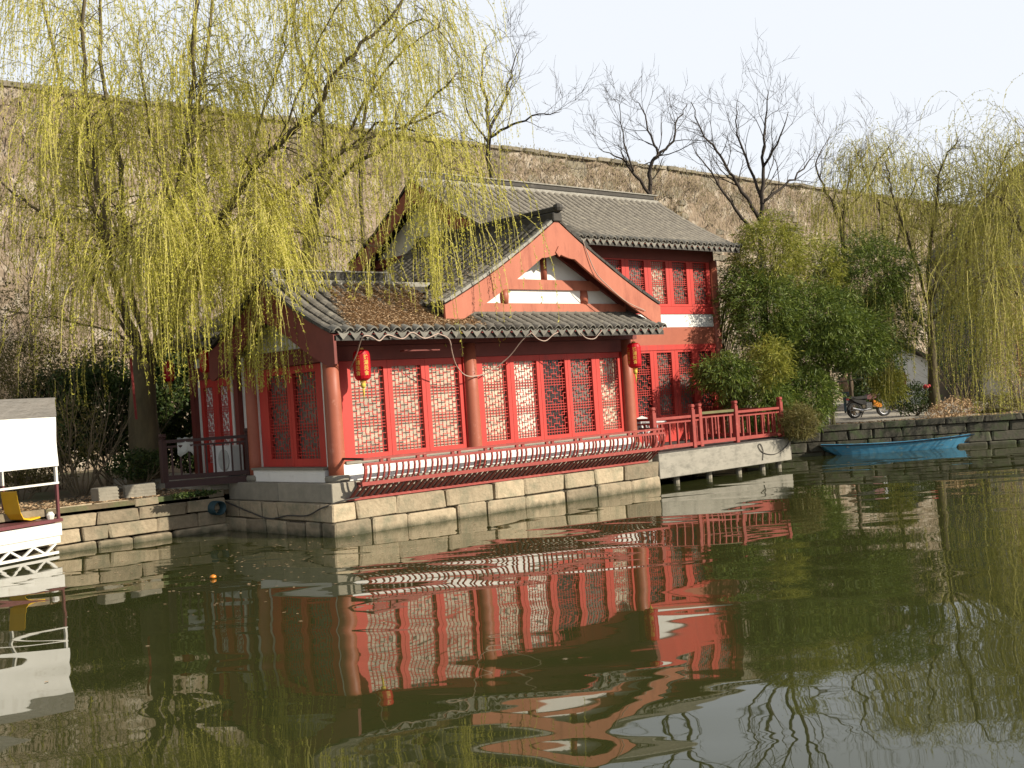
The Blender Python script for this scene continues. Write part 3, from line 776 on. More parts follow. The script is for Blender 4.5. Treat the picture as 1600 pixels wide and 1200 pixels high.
# ------------------------------------------------------------------ two storey hall behind
hl = thing('two_storey_hall', 'two storey red hall with long grey tiled roof behind the pavilion', 'hall', (6.75, 3.2, .85))
HI = local(hl)
HL = bpy.data.objects.new('body', None)
def hb(name, mm, fn, parent=None, **kw):
    b = MB(); fn(b); b.v = [tuple(HI @ Vector(v)) for v in b.v] if parent is None or parent.parent is None else b.v
    return b.build(name, M_[mm], parent or hl, **kw)
HY = 3.2
hb('wall', 'beam_paint', lambda b: b.box(7.1, 16.2, HY + .12, 7.9, .85, 6.45))
hb('storey_band', 'column_paint', lambda b: b.box(8.9, 16.22, HY - .02, HY + .2, 3.62, 4.12))
hb('white_band', 'white_wall', lambda b: b.box(8.9, 16.05, HY - .01, HY + .2, 4.125, 4.50))
hb('rail', 'red_paint', lambda b: b.box(8.9, 16.2, HY - .04, HY + .2, 4.505, 4.72))
hb('lintel', 'red_paint', lambda b: b.box(9.2, 16.1, HY - .03, HY + .2, 3.47, 3.62))
hb('lintel', 'beam_paint', lambda b: b.box(7.1, 16.2, HY - .03, HY + .2, 6.06, 6.4))
hb('lower_wall', 'red_paint', lambda b: b.box(9.2, 16.1, HY - .02, HY + .2, .85, 1.5))
for x in (16.15,):
    def colf(b, x=x): b.lathe([(.14, .85), (.14, 6.1)], 14, (x, HY, 0))
    hb('column', 'column_paint', colf, smooth=True)
TH = HI
i = 0
for k in range(7):
    x1 = 16.0 - k * .94; x0 = x1 - .94
    pn = ['dark_pane', 'mid_pane', 'mid_pane', 'dark_pane', 'dark_pane', 'mid_pane', 'dark_pane'][k]
    leaf(hl, x0, x1, x0 + .15, x1 - .15, 4.73, 6.055, 4.80, 6.02, LAT_HALL_UP, .62, 1.30, ['mid_pane', 'mid_pane', 'pale_pane', 'mid_pane', 'mid_pane', 'mid_pane', 'mid_pane'][k], rot=HI, y=HY + .03, name='window_leaf')
    leaf(hl, x0, x1, x0 + .15, x1 - .15, 1.51, 3.465, 1.62, 3.40, LAT_HALL_LOW, .62, 1.82, pn, rot=HI, y=HY + .03, name='door_leaf')
HF = Roof((0, 2.4, 6.38), (1, 0, 0), (0, 1, 0), 3.1, 1.86, 10, k=.22); HBk = Roof((0, 8.6, 6.38), (1, 0, 0), (0, -1, 0), 3.1, 1.86, 10, k=.22)
def shift(R_):
    r = Roof(R_.base - hl.location, R_.A, R_.B, R_.run, R_.rise, R_.len, R_.k); return r
HFl, HBl = shift(HF), shift(HBk)
hr = HFl.deck(6.78, 16.5, 0, 1).build('roof', M_['tile_dark'], hl)
HBl.deck(6.78, 16.5, 0, 1).build('back_deck', M_['tile_dark'], hr)
tile_roof(HFl, hr, 6.84, 16.46, pitch=.255, expo=.16, singles=200)
tile_roof(HBl, hr, 6.84, 16.46, pitch=.255, expo=.2, eave=False)
verge(HFl, 6.76, hr, n=20, mname='tile'); verge(HBl, 6.76, hr, n=20, mname='tile_dark'); verge(HFl, 16.52, hr, n=20, mname='tile')
hb('ridge', 'ridge_pale', lambda b: b.cbox(6.74, 16.5, 5.38, 5.62, 8.20, 8.32, .02))
hb('ridge_top', 'tile_dark', lambda b: b.cbox(6.9, 16.35, 5.42, 5.58, 8.322, 8.46, .03))
hb('ridge_cap', 'ridge_pale', lambda b: b.cbox(6.7, 16.5, 5.40, 5.60, 8.465, 8.50, .01))
for sgn, R_ in ((1, HFl), (-1, HBl)):
    q = barge(R_, 1, 0, 0, .0 + 6.72 - 6.75, .06 + 6.72 - 6.75, ht=.45, apex=.55); q.build('bargeboard', M_['gable_paint'], hl)
hb('pediment', 'white_wall', lambda b: b.prism([(3.3, 6.4), (7.7, 6.4), (5.5, 7.75)], 0, 7.05, 7.12))
hb('gable_beam', 'beam_paint', lambda b: b.box(7.0, 7.1, 3.2, 7.8, 6.2, 6.42))
for i in range(34):
    x = 6.95 + i * .285
    def raf(b, x=x): b.bar((x, 2.44, 6.30), (x, 3.25, 6.74), .07, .08); b.cur = 1; b.box(x - .03, x + .03, 2.425, 2.437, 6.262, 6.33)
    b = MB(); raf(b); b.v = [tuple(HI @ Vector(v)) for v in b.v]; b.build('rafter', [M_['column_paint'], M_['white_trim']], hl)
hb('fascia', 'column_paint', lambda b: b.box(6.8, 16.5, 2.41, 2.45, 6.345, 6.375))

# ------------------------------------------------------------------ side annex with the entrance
an = thing('side_annex', 'small tiled side annex with red lattice door behind the willow trunk', 'annex', (1, 3.7, 1.08))
AI = local(an)
def ab(name, mm, fn, parent=None, **kw):
    b = MB(); fn(b); b.v = [tuple(AI @ Vector(v)) for v in b.v]; return b.build(name, M_[mm], parent or an, **kw)
ab('wall', 'white_wall', lambda b: b.box(1.02, 3.6, 3.7, 7.05, 1.08, 4.3))
for y in (4.95, 7.02):
    ab('post', 'beam_paint', lambda b, y=y: b.box(.9, 1.06, y - .09, y + .09, 1.08, 3.95))
for y in (5.2, 6.72):
    ab('white_strip', 'white_trim', lambda b, y=y: b.box(.94, 1.03, y - .045, y + .045, 1.1, 3.3))
ab('lintel', 'beam_paint', lambda b: b.box(.92, 1.04, 5.05, 6.92, 3.3, 3.58))
ab('white_panel', 'white_wall', lambda b: b.box(.96, 1.04, 5.05, 6.92, 3.585, 3.80))
ab('eave_beam', 'beam_paint', lambda b: b.box(.88, 1.06, 3.7, 7.05, 3.81, 4.06))
for y0, y1 in ((5.25, 5.96), (5.96, 6.67)):
    leaf(an, -y1, -y0, -y1 + .14, -y0 - .14, 1.1, 3.295, 1.35, 3.1, LAT_HALL_LOW, .62, 1.82, 'dark_pane', rot=AI @ RL, y=.98, name='door_leaf')
AF = Roof(Vector((.5, 3.0, 4.12)) - an.location, (0, 1, 0), (1, 0, 0), 2.3, 1.25, 4.3); AB = Roof(Vector((5.1, 3.0, 4.12)) - an.location, (0, 1, 0), (-1, 0, 0), 2.3, 1.25, 4.3)
ar = AF.deck(.6, 4.3, 0, 1).build('roof', M_['tile_dark'], an); AB.deck(.6, 4.3, 0, 1).build('back_deck', M_['tile_dark'], ar)
tile_roof(AF, ar, .7, 4.25, singles=40)
ab('ridge', 'tile_dark', lambda b: b.cbox(2.7, 2.9, 3.6, 7.3, 5.3, 5.48, .03))

# ------------------------------------------------------------------ lanterns
def text_mesh(s, size, R, gap):
    """characters one under another, wrapped on a drum of radius R facing -y"""
    out = MB()
    for i, ch in enumerate(s):
        cu = bpy.data.curves.new('t', 'FONT'); cu.body = ch; cu.size = size; cu.align_x = 'CENTER'; cu.resolution_u = 2; cu.offset = .002
        o = bpy.data.objects.new('t', cu); COL.objects.link(o)
        bpy.context.view_layer.update()
        me = bpy.data.meshes.new_from_object(o.evaluated_get(bpy.context.evaluated_depsgraph_get()))
        vs = []
        for v in me.vertices:
            a = v.co.x / R
            vs.append((R * math.sin(a), -R * math.cos(a), v.co.y - (i + 1) * gap))
        out.add(vs, [tuple(p.vertices) for p in me.polygons])
        bpy.data.objects.remove(o); bpy.data.curves.remove(cu)
    return out
def lantern(label, loc, hang, s=1.0, rz=0, tilt=0):
    t = thing('paper_lantern', label, 'lantern', loc, rz, 'red lanterns hung under the eaves')
    t.rotation_euler.y = tilt
    prof = [(.05, .30), (.10, .295), (.145, .26), (.165, .20), (.168, .1), (.168, -.1), (.165, -.20), (.145, -.26), (.10, -.295), (.05, -.30)]
    b = MB(); b.lathe([(r * s, z * s) for r, z in prof[::-1]], 32, flute=-.018); bd = b.build('body', M_['lantern_red'], t, smooth=False)
    for a in (-.45, PI / 2 + .1, PI - .45, 3 * PI / 2 + .1):
        tm = text_mesh('徐湖美食', .098 * s, .171 * s, .102 * s); o = tm.build('lettering', M_['gold'], bd); o.location.z = .215 * s; o.rotation_euler.z = a
    b = MB(); b.lathe([(.055 * s, -.34 * s), (.06 * s, -.30 * s)], 12); b.lathe([(.05 * s, .30 * s), (.045 * s, .335 * s)], 12); b.build('cap', M_['gold'], t)
    b = MB(); b.lathe([(.035 * s, -.44 * s), (.05 * s, -.40 * s), (.045 * s, -.345 * s)], 12); b.tube([(0, 0, -.44 * s), (.01, 0, -.55 * s), (0, .01, -.68 * s)], [.022 * s, .016 * s, .004], 7); b.build('tassel', M_['tassel'], t, smooth=True)
    b = MB(); b.tube([(0, 0, .33 * s), (-.03, 0, .33 * s + hang * .5), (-.06, 0, .33 * s + hang)], .006, 5); b.build('cord', M_['cable_dark'], t)
lantern('red lantern with gold characters under the eave near the corner column', (.93, .06, 3.22), .30, rz=.35, tilt=-.0)
lantern('red lantern at the far end of the pavilion eave beside the deck', (8.78, .02, 3.21), .30, rz=-.3)
lantern('red lantern in the shade by the annex door, nearer the white wall', (.42, 5.35, 3.65), .22, s=.8, rz=.9)
lantern('red lantern in the shade at the outer corner of the annex', (.42, 7.15, 3.55), .3, s=.8, rz=1.4)

# cables festooned from the eave
def catmull(P, n=6):
    P = [Vector(p) for p in P]; P = [P[0] * 2 - P[1]] + P + [P[-1] * 2 - P[-2]]; out = []
    for i in range(1, len(P) - 2):
        for j in range(n):
            t = j / n; a, b, c, d = P[i - 1], P[i], P[i + 1], P[i + 2]
            out.append(.5 * ((2 * b) + (c - a) * t + (2 * a - 5 * b + 4 * c - d) * t * t + (3 * b - a - 3 * c + d) * t ** 3))
    out.append(P[-2]); return out
def cable(label, P, r, mname, name='cable', group='cables on the pavilion'):
    b = MB(); b.tube(catmull(P), r, 5); o = b.build(name, M_[mname], smooth=True); tag(o, label, 'cable', group); return o
cable('pale cable looped along the drip tiles and dropping before the first door', [(.78, .25, 3.15), (.72, -.1, 3.45), (.62, -.45, 3.72), (.8, -.46, 3.74), (1.0, -.46, 3.65), (1.2, -.46, 3.76), (1.55, -.46, 3.68), (1.8, -.46, 3.8), (2.1, -.46, 3.68), (2.45, -.46, 3.77)], .013, 'cable')
cable('pale cable sagging from the eave across the middle column', [(2.45, -.46, 3.77), (2.75, -.42, 3.66), (2.95, -.25, 3.40), (3.2, -.05, 3.15), (3.65, .2, 2.93), (4.1, .28, 2.92), (4.5, .25, 3.05), (4.75, .0, 3.3), (4.85, -.3, 3.6), (5.0, -.46, 3.76)], .013, 'cable')
cable('short pale cable loop hanging right of the middle of the eave', [(5.0, -.46, 3.76), (5.2, -.45, 3.62), (5.45, -.42, 3.58), (5.65, -.45, 3.7), (5.8, -.46, 3.76)], .012, 'cable')
cable('small pale cable loop under the eave towards the deck', [(6.5, -.46, 3.74), (6.7, -.44, 3.62), (6.95, -.44, 3.60), (7.1, -.45, 3.7), (7.2, -.46, 3.78)], .012, 'cable')
cable('dark rope trailing along the shaded stone side of the foundation', [(-.02, 4.0, .6), (-.06, 3.0, .42), (-.06, 2.2, .30), (-.06, 1.5, .38), (-.06, .8, .40), (-.05, .3, .55), (.2, .02, .66), (.6, -.04, .70)], .016, 'cable_dark', 'rope', 'ropes')
cable('thin rope loop hanging on the pale face of the deck slab', [(14.9, -.015, .78), (14.6, -.02, .55), (14.1, -.02, .42), (13.6, -.02, .5), (13.4, -.02, .68), (13.5, -.02, .74), (13.6, -.02, .55), (13.55, -.02, .3)], .011, 'cable_dark', 'rope', 'ropes')
cable('pale wire hanging down the right half of the gable', [(7.3, .04, 5.9), (7.6, .0, 5.2), (8.0, -.02, 4.85), (8.6, .0, 4.5), (9.3, .03, 4.28)], .012, 'cable')


# ------------------------------------------------------------------ city wall behind
cw = thing('city_wall', 'tall old city wall overgrown with dry vines behind the roofs', 'wall', (20, 22, .85))
def wall_mesh():
    nx, nz = 260, 40; xs = np.linspace(-30, 110, nx); zs = np.linspace(0, 13.6, nz)
    Xg, Zg = np.meshgrid(xs, zs); y = 22 + (Zg / 13.6) * 1.0 + .16 * np.sin(Xg * 1.7 + Zg * 1.1) * np.sin(Zg * 2.3 - Xg * .6) + RNG.normal(0, .02, Xg.shape)
    V = np.stack([Xg - 20, y - 22, Zg], -1).reshape(-1, 3); i = np.arange(nx * nz).reshape(nz, nx)
    F = np.stack([i[:-1, :-1], i[:-1, 1:], i[1:, 1:], i[1:, :-1]], -1).reshape(-1, 4)
    npmesh('wall_face', V, F, M_['wall_vine'], cw)
    b = MB(); b.box(-50, 90, 1.0, 9, 0, 13.55); b.build('wall_core', M_['coping'], cw)
wall_mesh()
random.seed(5)
x = -18.0
me = [None] * 6
for k in range(6):
    b = MB(); b.cbox(-.5, .5, -.5, .5, -.5, .5, .06, jit=.04); me[k] = b.mesh('coping_stone', [M_['coping']])
while x < 75:
    l = random.uniform(.7, 1.5); hgt = random.uniform(.12, .22)
    o = link('coping_stone', me[random.randint(0, 5)], cw); o.location = (x + l / 2, 1.15 + random.uniform(-.1, .1), 13.55 + hgt / 2); o.scale = (l - .05, .8, hgt); x += l
def vines(n, mname, zlo, zhi, lf, seed, name):
    r = np.random.default_rng(seed); out = []
    xs = r.uniform(-22, 100, n); zs = zlo + (zhi - zlo) * r.uniform(0, 1, n) ** .8
    dens = .5 + .3 * np.sin(xs * .55 + 1.3 * np.sin(zs * .7)) + .3 * np.sin(xs * 1.7 + zs * 1.1)
    top = np.clip((zs - 9.5) / 3, 0, 1)
    k = r.uniform(0, 1, n) < np.clip(dens + top * .6, .12, 1); xs, zs = xs[k], zs[k]; n = len(xs)
    p = np.stack([xs - 20, (zs / 13.6) * 1.0 - r.uniform(.02, .55, n), zs], 1)
    a = r.normal(PI / 2, .55, n); ln = r.uniform(.5, 1.4, n) * lf; wd = ln * r.uniform(.04, .3, n) * (.25 if lf > .5 else 1)
    u = np.stack([np.cos(a), r.uniform(-.5, .5, n), np.sin(a)], 1); v = np.stack([-np.sin(a), r.uniform(-.6, .6, n), np.cos(a)], 1)
    V = np.stack([p - u * ln[:, None] / 2, p - v * wd[:, None] / 2, p + u * ln[:, None] / 2, p + v * wd[:, None] / 2], 1).reshape(-1, 3)
    npmesh(name, V, np.arange(4 * n).reshape(-1, 4), M_[mname], cw, kind='stuff')
b = MB(); b.cbox(-.5, .5, -.5, .5, -.5, .5, .07, jit=.05); wsm = b.mesh('wall_stone', [M_['coping']])
rw = np.random.default_rng(9); cnt = 0
while cnt < 280:
    x = rw.uniform(4, 62); zr = int(rw.integers(8, 33)); z = zr * .38
    if math.sin(x * .7 + 1.5 * math.sin(z * .5)) + .6 * math.sin(x * 1.9 - z) < .35: continue
    x = round(x / .75) * .75 + (.37 if zr % 2 else 0) + rw.uniform(-.06, .06)
    o = link('wall_stone', wsm, cw); o.location = (x - 20, z / 13.6 + .10, z); o.scale = (rw.uniform(.5, .74), .5, rw.uniform(.28, .36)); o.rotation_euler.y = rw.uniform(-.03, .03); cnt += 1
vines(110000, 'vine_leaf', 0, 13.45, .18, 1, 'dry_vines')
vines(40000, 'vine_green', 9.5, 13.85, .15, 2, 'green_vines')
vines(22000, 'twig', 0, 13.2, .7, 3, 'vine_stems')

# ------------------------------------------------------------------ vegetation machinery
def leaves_np(P, D, ln, wd, r):
    """diamond leaves at points P along directions D"""
    n = len(P); rv = r.normal(0, 1, (n, 3)); side = np.cross(D, rv); side /= np.linalg.norm(side, axis=1, keepdims=True) + 1e-9
    ln = ln[:, None]; wd = wd[:, None]
    return np.stack([P, P + D * ln * .45 + side * wd / 2, P + D * ln, P + D * ln * .45 - side * wd / 2], 1).reshape(-1, 3)
def strands(P0, D0, L, r, sag=.55, steps=9, leaf_step=.036, leaf=(.05, .014), bare=.12, sway=.05):
    """hanging twigs: returns ribbon quads and leaf quads"""
    n = len(P0); P = P0.copy(); D = D0 / np.linalg.norm(D0, axis=1, keepdims=True); pts = [P.copy()]
    for i in range(steps):
        D = D + np.array([0, 0, -sag]) + r.normal(0, sway, (n, 3)); D /= np.linalg.norm(D, axis=1, keepdims=True)
        P = P + D * (L / steps)[:, None]; pts.append(P.copy())
    Q = np.stack(pts, 1)                                    # n, steps+1, 3
    Q[:, :, 2] = np.maximum(Q[:, :, 2], .15)
    side = r.normal(0, 1, (n, 3)); side[:, 2] = 0; side /= np.linalg.norm(side, axis=1, keepdims=True)
    wd = np.linspace(.008, .003, steps + 1)[None, :, None]
    A = Q + side[:, None] * wd; B = Q - side[:, None] * wd
    V = np.stack([A, B], 2).reshape(-1, 3); base = (np.arange(n) * 2 * (steps + 1))[:, None]; k = np.arange(steps) * 2
    F = np.stack([base + k, base + k + 1, base + k + 3, base + k + 2], -1).reshape(-1, 4)
    cnt = np.maximum(2, (L * (1 - bare) / leaf_step).astype(int)); idx = np.repeat(np.arange(n), cnt)
    u = bare + (1 - bare) * r.uniform(0, 1, len(idx)); s = u * steps; i0 = np.minimum(s.astype(int), steps - 1); fr = (s - i0)[:, None]
    p = Q[idx, i0] * (1 - fr) + Q[idx, i0 + 1] * fr; d = Q[idx, i0 + 1] - Q[idx, i0]; d /= np.linalg.norm(d, axis=1, keepdims=True) + 1e-9
    d = d + r.normal(0, .55, d.shape); d /= np.linalg.norm(d, axis=1, keepdims=True)
    sc = r.uniform(.6, 1.3, len(idx))
    LV = leaves_np(p, d, leaf[0] * sc, leaf[1] * sc, r)
    return V, F, LV
def grow(b, p, d, length, rad, level, r, out, up=.05, wob=.22, kids=(3, 5), ratio=.62, spread=.8, maxlev=4, seg=5, sides=(8, 6, 5, 4, 3)):
    """recursive bare branching; out collects (point, direction, level)"""
    pts = [Vector(p)]; rr = [rad]; d = Vector(d).normalized(); n = seg
    for i in range(n):
        d = (d + Vector(r.normal(0, wob, 3)) * .6 + Vector((0, 0, up))).normalized()
        pts.append(pts[-1] + d * (length / n)); rr.append(rad * (1 - .62 * (i + 1) / n))
        out.append((pts[-1].copy(), d.copy(), level))
    b.tube(pts, rr, sides[min(level, len(sides) - 1)], cap=False)
    if level >= maxlev: return
    k = int(r.integers(kids[0], kids[1] + 1))
    for i in range(k):
        f = .35 + .65 * (i + r.uniform(0, .8)) / k; f = min(f, .98); s = f * n; j = min(int(s), n - 1)
        q = pts[j].lerp(pts[j + 1], s - j); dd = (pts[j + 1] - pts[j]).normalized()
        rv = Vector(r.normal(0, 1, 3)); side = (rv - dd * rv.dot(dd)).normalized()
        nd = (dd + side * spread * r.uniform(.6, 1.2)).normalized()
        grow(b, q, nd, length * ratio * r.uniform(.7, 1.15), max(rr[j] * .55, .006), level + 1, r, out, up, wob, kids, ratio, spread, maxlev, max(3, seg - 1), sides)

def willow(label, trunk, limbs, seed, n_str, lens, leafm, base_r, sub=5, lf=(.05, .014), step=.036, start=.25, group='willow trees', extra=(), sublen=(.8, 2.0), z_lo=None, sway=.06):
    """trunk: list of points; limbs: list of (points, r0, r1, weight)"""
    r = np.random.default_rng(seed); base = Vector(trunk[0]); t = thing('willow_tree', label, 'tree', base, 0, group)
    off = np.array(base); b = MB()
    tp = catmull([Vector(p) - base for p in trunk], 4)
    b.tube(tp, [base_r * (1.25 - .55 * min(1, i / (len(tp) - 1) * 1.3)) if i else base_r * 1.5 for i in range(len(tp))], 12)
    anchors = []; wts = []
    for P, r0, r1, wgt in limbs:
        q = catmull([Vector(p) - base for p in P], 5); k = len(q)
        q = [v + Vector(r.normal(0, .03, 3)) for v in q]
        b.tube(q, [(r0 + (r1 - r0) * i / (k - 1)) * .68 for i in range(k)], 7)
        Lq = sum((q[i + 1] - q[i]).length for i in range(k - 1))
        ns = max(2, int(Lq * sub))
        for j in range(ns):
            f = start + (1 - start) * r.uniform(); s = f * (k - 1); i = min(int(s), k - 2); p = q[i].lerp(q[i + 1], s - i); dd = (q[i + 1] - q[i]).normalized()
            rv = Vector(r.normal(0, 1, 3)); side = (rv - dd * rv.dot(dd)).normalized()
            d = (dd * .6 + side * r.uniform(.5, 1.1) + Vector((0, 0, .25))).normalized(); ln = r.uniform(*sublen)
            pts = [p]
            for m_ in range(5):
                d = (d + Vector((0, 0, -.16)) + Vector(r.normal(0, .13, 3))).normalized(); pts.append(pts[-1] + d * ln / 5)
            rad = max(.007, (r0 + (r1 - r0) * f) * .2); b.tube(pts, [rad * (1 - .75 * i / 5) for i in range(6)], 4, cap=False)
            for m_ in range(1, 6): anchors.append((pts[m_], (pts[m_] - pts[m_ - 1]).normalized())); wts.append(wgt)
    b.build('trunk', M_['bark_willow'], t, smooth=True)
    wts = np.array(wts, float); wts /= wts.sum(); ch = r.choice(len(anchors), n_str, p=wts)
    P0 = np.array([anchors[i][0] for i in ch]) + r.normal(0, .06, (n_str, 3)); D0 = np.array([anchors[i][1] for i in ch]) + r.normal(0, .5, (n_str, 3)) + np.array([0, 0, .15])
    L = r.uniform(*lens, n_str) * np.where(r.uniform(0, 1, n_str) < .2, .5, 1)
    room = P0[:, 2] + off[2] - (z_lo or 1.2); L = np.minimum(L, np.maximum(.4, room * .95))
    V, F, LV = strands(P0, D0, L, r, leaf=lf, leaf_step=step, sway=sway)
    npmesh('twigs', V, F, M_['willow_twig'], t, kind='stuff')
    npmesh('crown', LV, np.arange(len(LV)).reshape(-1, 4), M_[leafm], t, kind='stuff')
    return t
A_ = lambda *p: at(*p)
# main willow, its stems as they stand in the photograph
trunk = [(-.25, 7.3, .8), (-.2, 7.3, 1.6), (-.22, 7.3, 2.6), (-.1, 7.35, 3.6), (-.05, 7.35, 4.1)]
limbs = [
 ([A_(225, 560, 27.2), A_(190, 470, 27), A_(170, 400, 26.5), (A_(165, 350, 26.2)), A_(145, 240, 25.8), A_(130, 100, 25.2), A_(135, -60, 24.8)], .15, .05, 1.2),
 ([A_(235, 550, 27.2), A_(200, 440, 27.4), A_(192, 350, 27.6), A_(185, 240, 27.8), A_(160, 125, 28.2), A_(158, -60, 28.4)], .13, .05, 1.2),
 ([A_(245, 545, 27.2), A_(262, 430, 27), A_(272, 340, 26.6), A_(295, 200, 26), A_(302, 75, 25.5), A_(310, -60, 25)], .14, .05, 1.2),
 ([A_(250, 545, 27.2), A_(290, 440, 27.6), A_(300, 320, 28), A_(302, 200, 28.4), A_(320, 100, 28.8), A_(335, -40, 29.2)], .12, .05, 1.1),
 ([A_(252, 550, 27.2), A_(320, 390, 26.6), A_(400, 262, 26), A_(440, 222, 25.8), A_(490, 176, 25.4), A_(530, 110, 25), A_(595, 40, 24.8), A_(660, -30, 24.6)], .13, .035, .7),
 ([A_(250, 560, 27.2), A_(350, 370, 28), A_(470, 285, 28.5), A_(540, 235, 28.6), A_(620, 200, 28.4), A_(690, 175, 28)], .11, .03, .4),
 ([A_(225, 555, 27.2), A_(175, 430, 28), A_(135, 280, 28.6), A_(108, 175, 29), A_(70, 20, 29.4), A_(50, -60, 29.6)], .10, .04, 1.0),
 ([A_(225, 560, 27.2), A_(120, 400, 26.5), A_(60, 330, 26), A_(0, 290, 25.6), A_(-60, 270, 25.4)], .07, .02, .9),
 ([A_(232, 560, 27), A_(180, 520, 26.6), A_(100, 500, 26), A_(0, 483, 25.5)], .045, .02, .25),
 ([A_(245, 550, 27), A_(290, 440, 25.6), A_(340, 390, 24.6), A_(390, 395, 24.0), A_(425, 425, 23.6)], .06, .015, 2.4),
 ([A_(240, 550, 27), A_(240, 430, 25.4), A_(230, 380, 24.4), A_(250, 370, 23.6)], .06, .015, 2.2),
 ([A_(245, 545, 27), A_(300, 400, 26), A_(360, 325, 25), A_(410, 340, 24.6)], .06, .015, 1.9),
 ([A_(255, 545, 27), A_(330, 410, 26), A_(420, 360, 25.5), A_(520, 372, 25), A_(600, 385, 24.6)], .055, .012, .45),
 ([A_(540, 235, 28.6), A_(600, 190, 27), A_(660, 215, 25.4), A_(690, 250, 24.8), A_(705, 300, 24.4)], .04, .012, 1.1),
 ([A_(340, 380, 26.7), A_(420, 150, 26.6), A_(450, 40, 26.5), A_(480, -50, 26.4)], .05, .02, 1.2),
 ([A_(440, 222, 25.8), A_(500, 60, 25.6), A_(560, -40, 25.4)], .04, .02, 1.2),
 ([A_(272, 340, 26.6), A_(230, 180, 26), A_(215, 40, 25.6)], .05, .02, 1.0),
]
willow('big yellow green weeping willow leaning over the pavilion at left', trunk, limbs, 31, 6000, (.8, 2.8), 'willow_leaf', .36, sub=5.5, z_lo=2.75, lf=(.062, .018), step=.034)
# second willow behind the building
tr2 = [A_(478, 560, 34), A_(482, 460, 34), A_(484, 380, 34), A_(492, 320, 34)]
limbs = [
 ([A_(490, 330, 34), A_(505, 240, 34), A_(500, 160, 34), A_(470, 90, 33.5), A_(455, 0, 33)], .14, .04, 1),
 ([A_(490, 330, 34), A_(540, 270, 33.5), A_(600, 230, 33), A_(660, 170, 32.5), A_(715, 110, 32)], .12, .03, 1.7),
 ([A_(570, 400, 34.5), A_(565, 250, 34.5), A_(575, 150, 34.3), A_(600, 75, 34), A_(640, -20, 33.8)], .10, .03, 1.3),
 ([A_(495, 310, 34), A_(560, 180, 33), A_(620, 90, 32.4), A_(690, 40, 32)], .09, .02, 1.6),
 ([A_(600, 75, 34), A_(660, 30, 33.5), A_(720, 90, 33)], .05, .02, 1.2),
]
willow('weeping willow with dark forked trunk behind the pavilion roof', tr2, limbs, 33, 900, (.9, 2.4), 'willow_leaf', .28, sub=6, z_lo=4.6, lf=(.065, .018), step=.05)
# right hand willows
limbs = [
 ([A_(1455, 560, 40), A_(1450, 420, 40), A_(1462, 330, 39.5), A_(1470, 260, 39), A_(1500, 215, 38.5)], .12, .02, 1.5),
 ([A_(1450, 480, 40), A_(1420, 380, 39.5), A_(1395, 300, 39), A_(1385, 260, 38.6)], .09, .02, 1),
 ([A_(1455, 470, 40), A_(1510, 380, 39.5), A_(1550, 290, 39), A_(1590, 220, 38.6)], .09, .02, 1.5),
 ([A_(1455, 500, 40), A_(1520, 440, 38.5), A_(1560, 400, 37.5), A_(1600, 330, 37)], .08, .02, 1.6),
 ([A_(1452, 520, 40), A_(1410, 470, 38.5), A_(1390, 440, 37.5), A_(1370, 450, 37)], .07, .015, 1.4),
 ([A_(1455, 470, 40), A_(1480, 370, 40.5), A_(1530, 300, 40.5), A_(1600, 250, 40.5)], .08, .02, 1.4),
]
willow('weeping willow with slim dark trunk on the right bank behind the blue boat', [A_(1462, 640, 40), A_(1458, 600, 40), A_(1456, 540, 40), A_(1454, 500, 40)], limbs, 37, 1500, (1.0, 3.4), 'willow_leaf_far', .17, sub=11, lf=(.07, .02), step=.06, z_lo=1.4, sublen=(.8, 2.6), sway=.1)
limbs = [
 ([A_(1640, 520, 38), A_(1610, 400, 37.5), A_(1580, 330, 37), A_(1550, 300, 36.5)], .12, .02, 1.5),
 ([A_(1640, 520, 38), A_(1600, 470, 37), A_(1560, 440, 36), A_(1535, 440, 35.4)], .08, .02, 1.7),
 ([A_(1640, 500, 38), A_(1640, 350, 38), A_(1620, 250, 37.5), A_(1600, 200, 37)], .1, .02, .9),
]
willow('weeping willow at the right edge trailing its twigs to the water', [A_(1650, 650, 38), A_(1648, 600, 38), A_(1644, 540, 38)], limbs, 41, 1000, (1.6, 4.6), 'willow_leaf_far', .22, sub=11, lf=(.07, .02), step=.05, z_lo=.6, sublen=(.8, 2.4), sway=.1)

limbs = [
 ([A_(1390, 560, 45), A_(1385, 420, 45), A_(1375, 330, 44.5), A_(1350, 270, 44), A_(1340, 235, 43.6)], .1, .02, 1.2),
 ([A_(1388, 450, 45), A_(1410, 350, 44.5), A_(1430, 290, 44), A_(1445, 260, 43.6)], .08, .02, 1.2),
 ([A_(1386, 430, 45), A_(1340, 370, 44.5), A_(1310, 330, 44), A_(1295, 310, 43.6)], .07, .02, 1.0),
]
willow('young pale green willow between the bamboo and the right willows', [A_(1392, 640, 45), A_(1391, 600, 45), A_(1390, 540, 45)], limbs, 43, 1100, (.8, 2.4), 'willow_leaf_far', .14, sub=10, lf=(.075, .021), step=.06, z_lo=3.0, sway=.1)

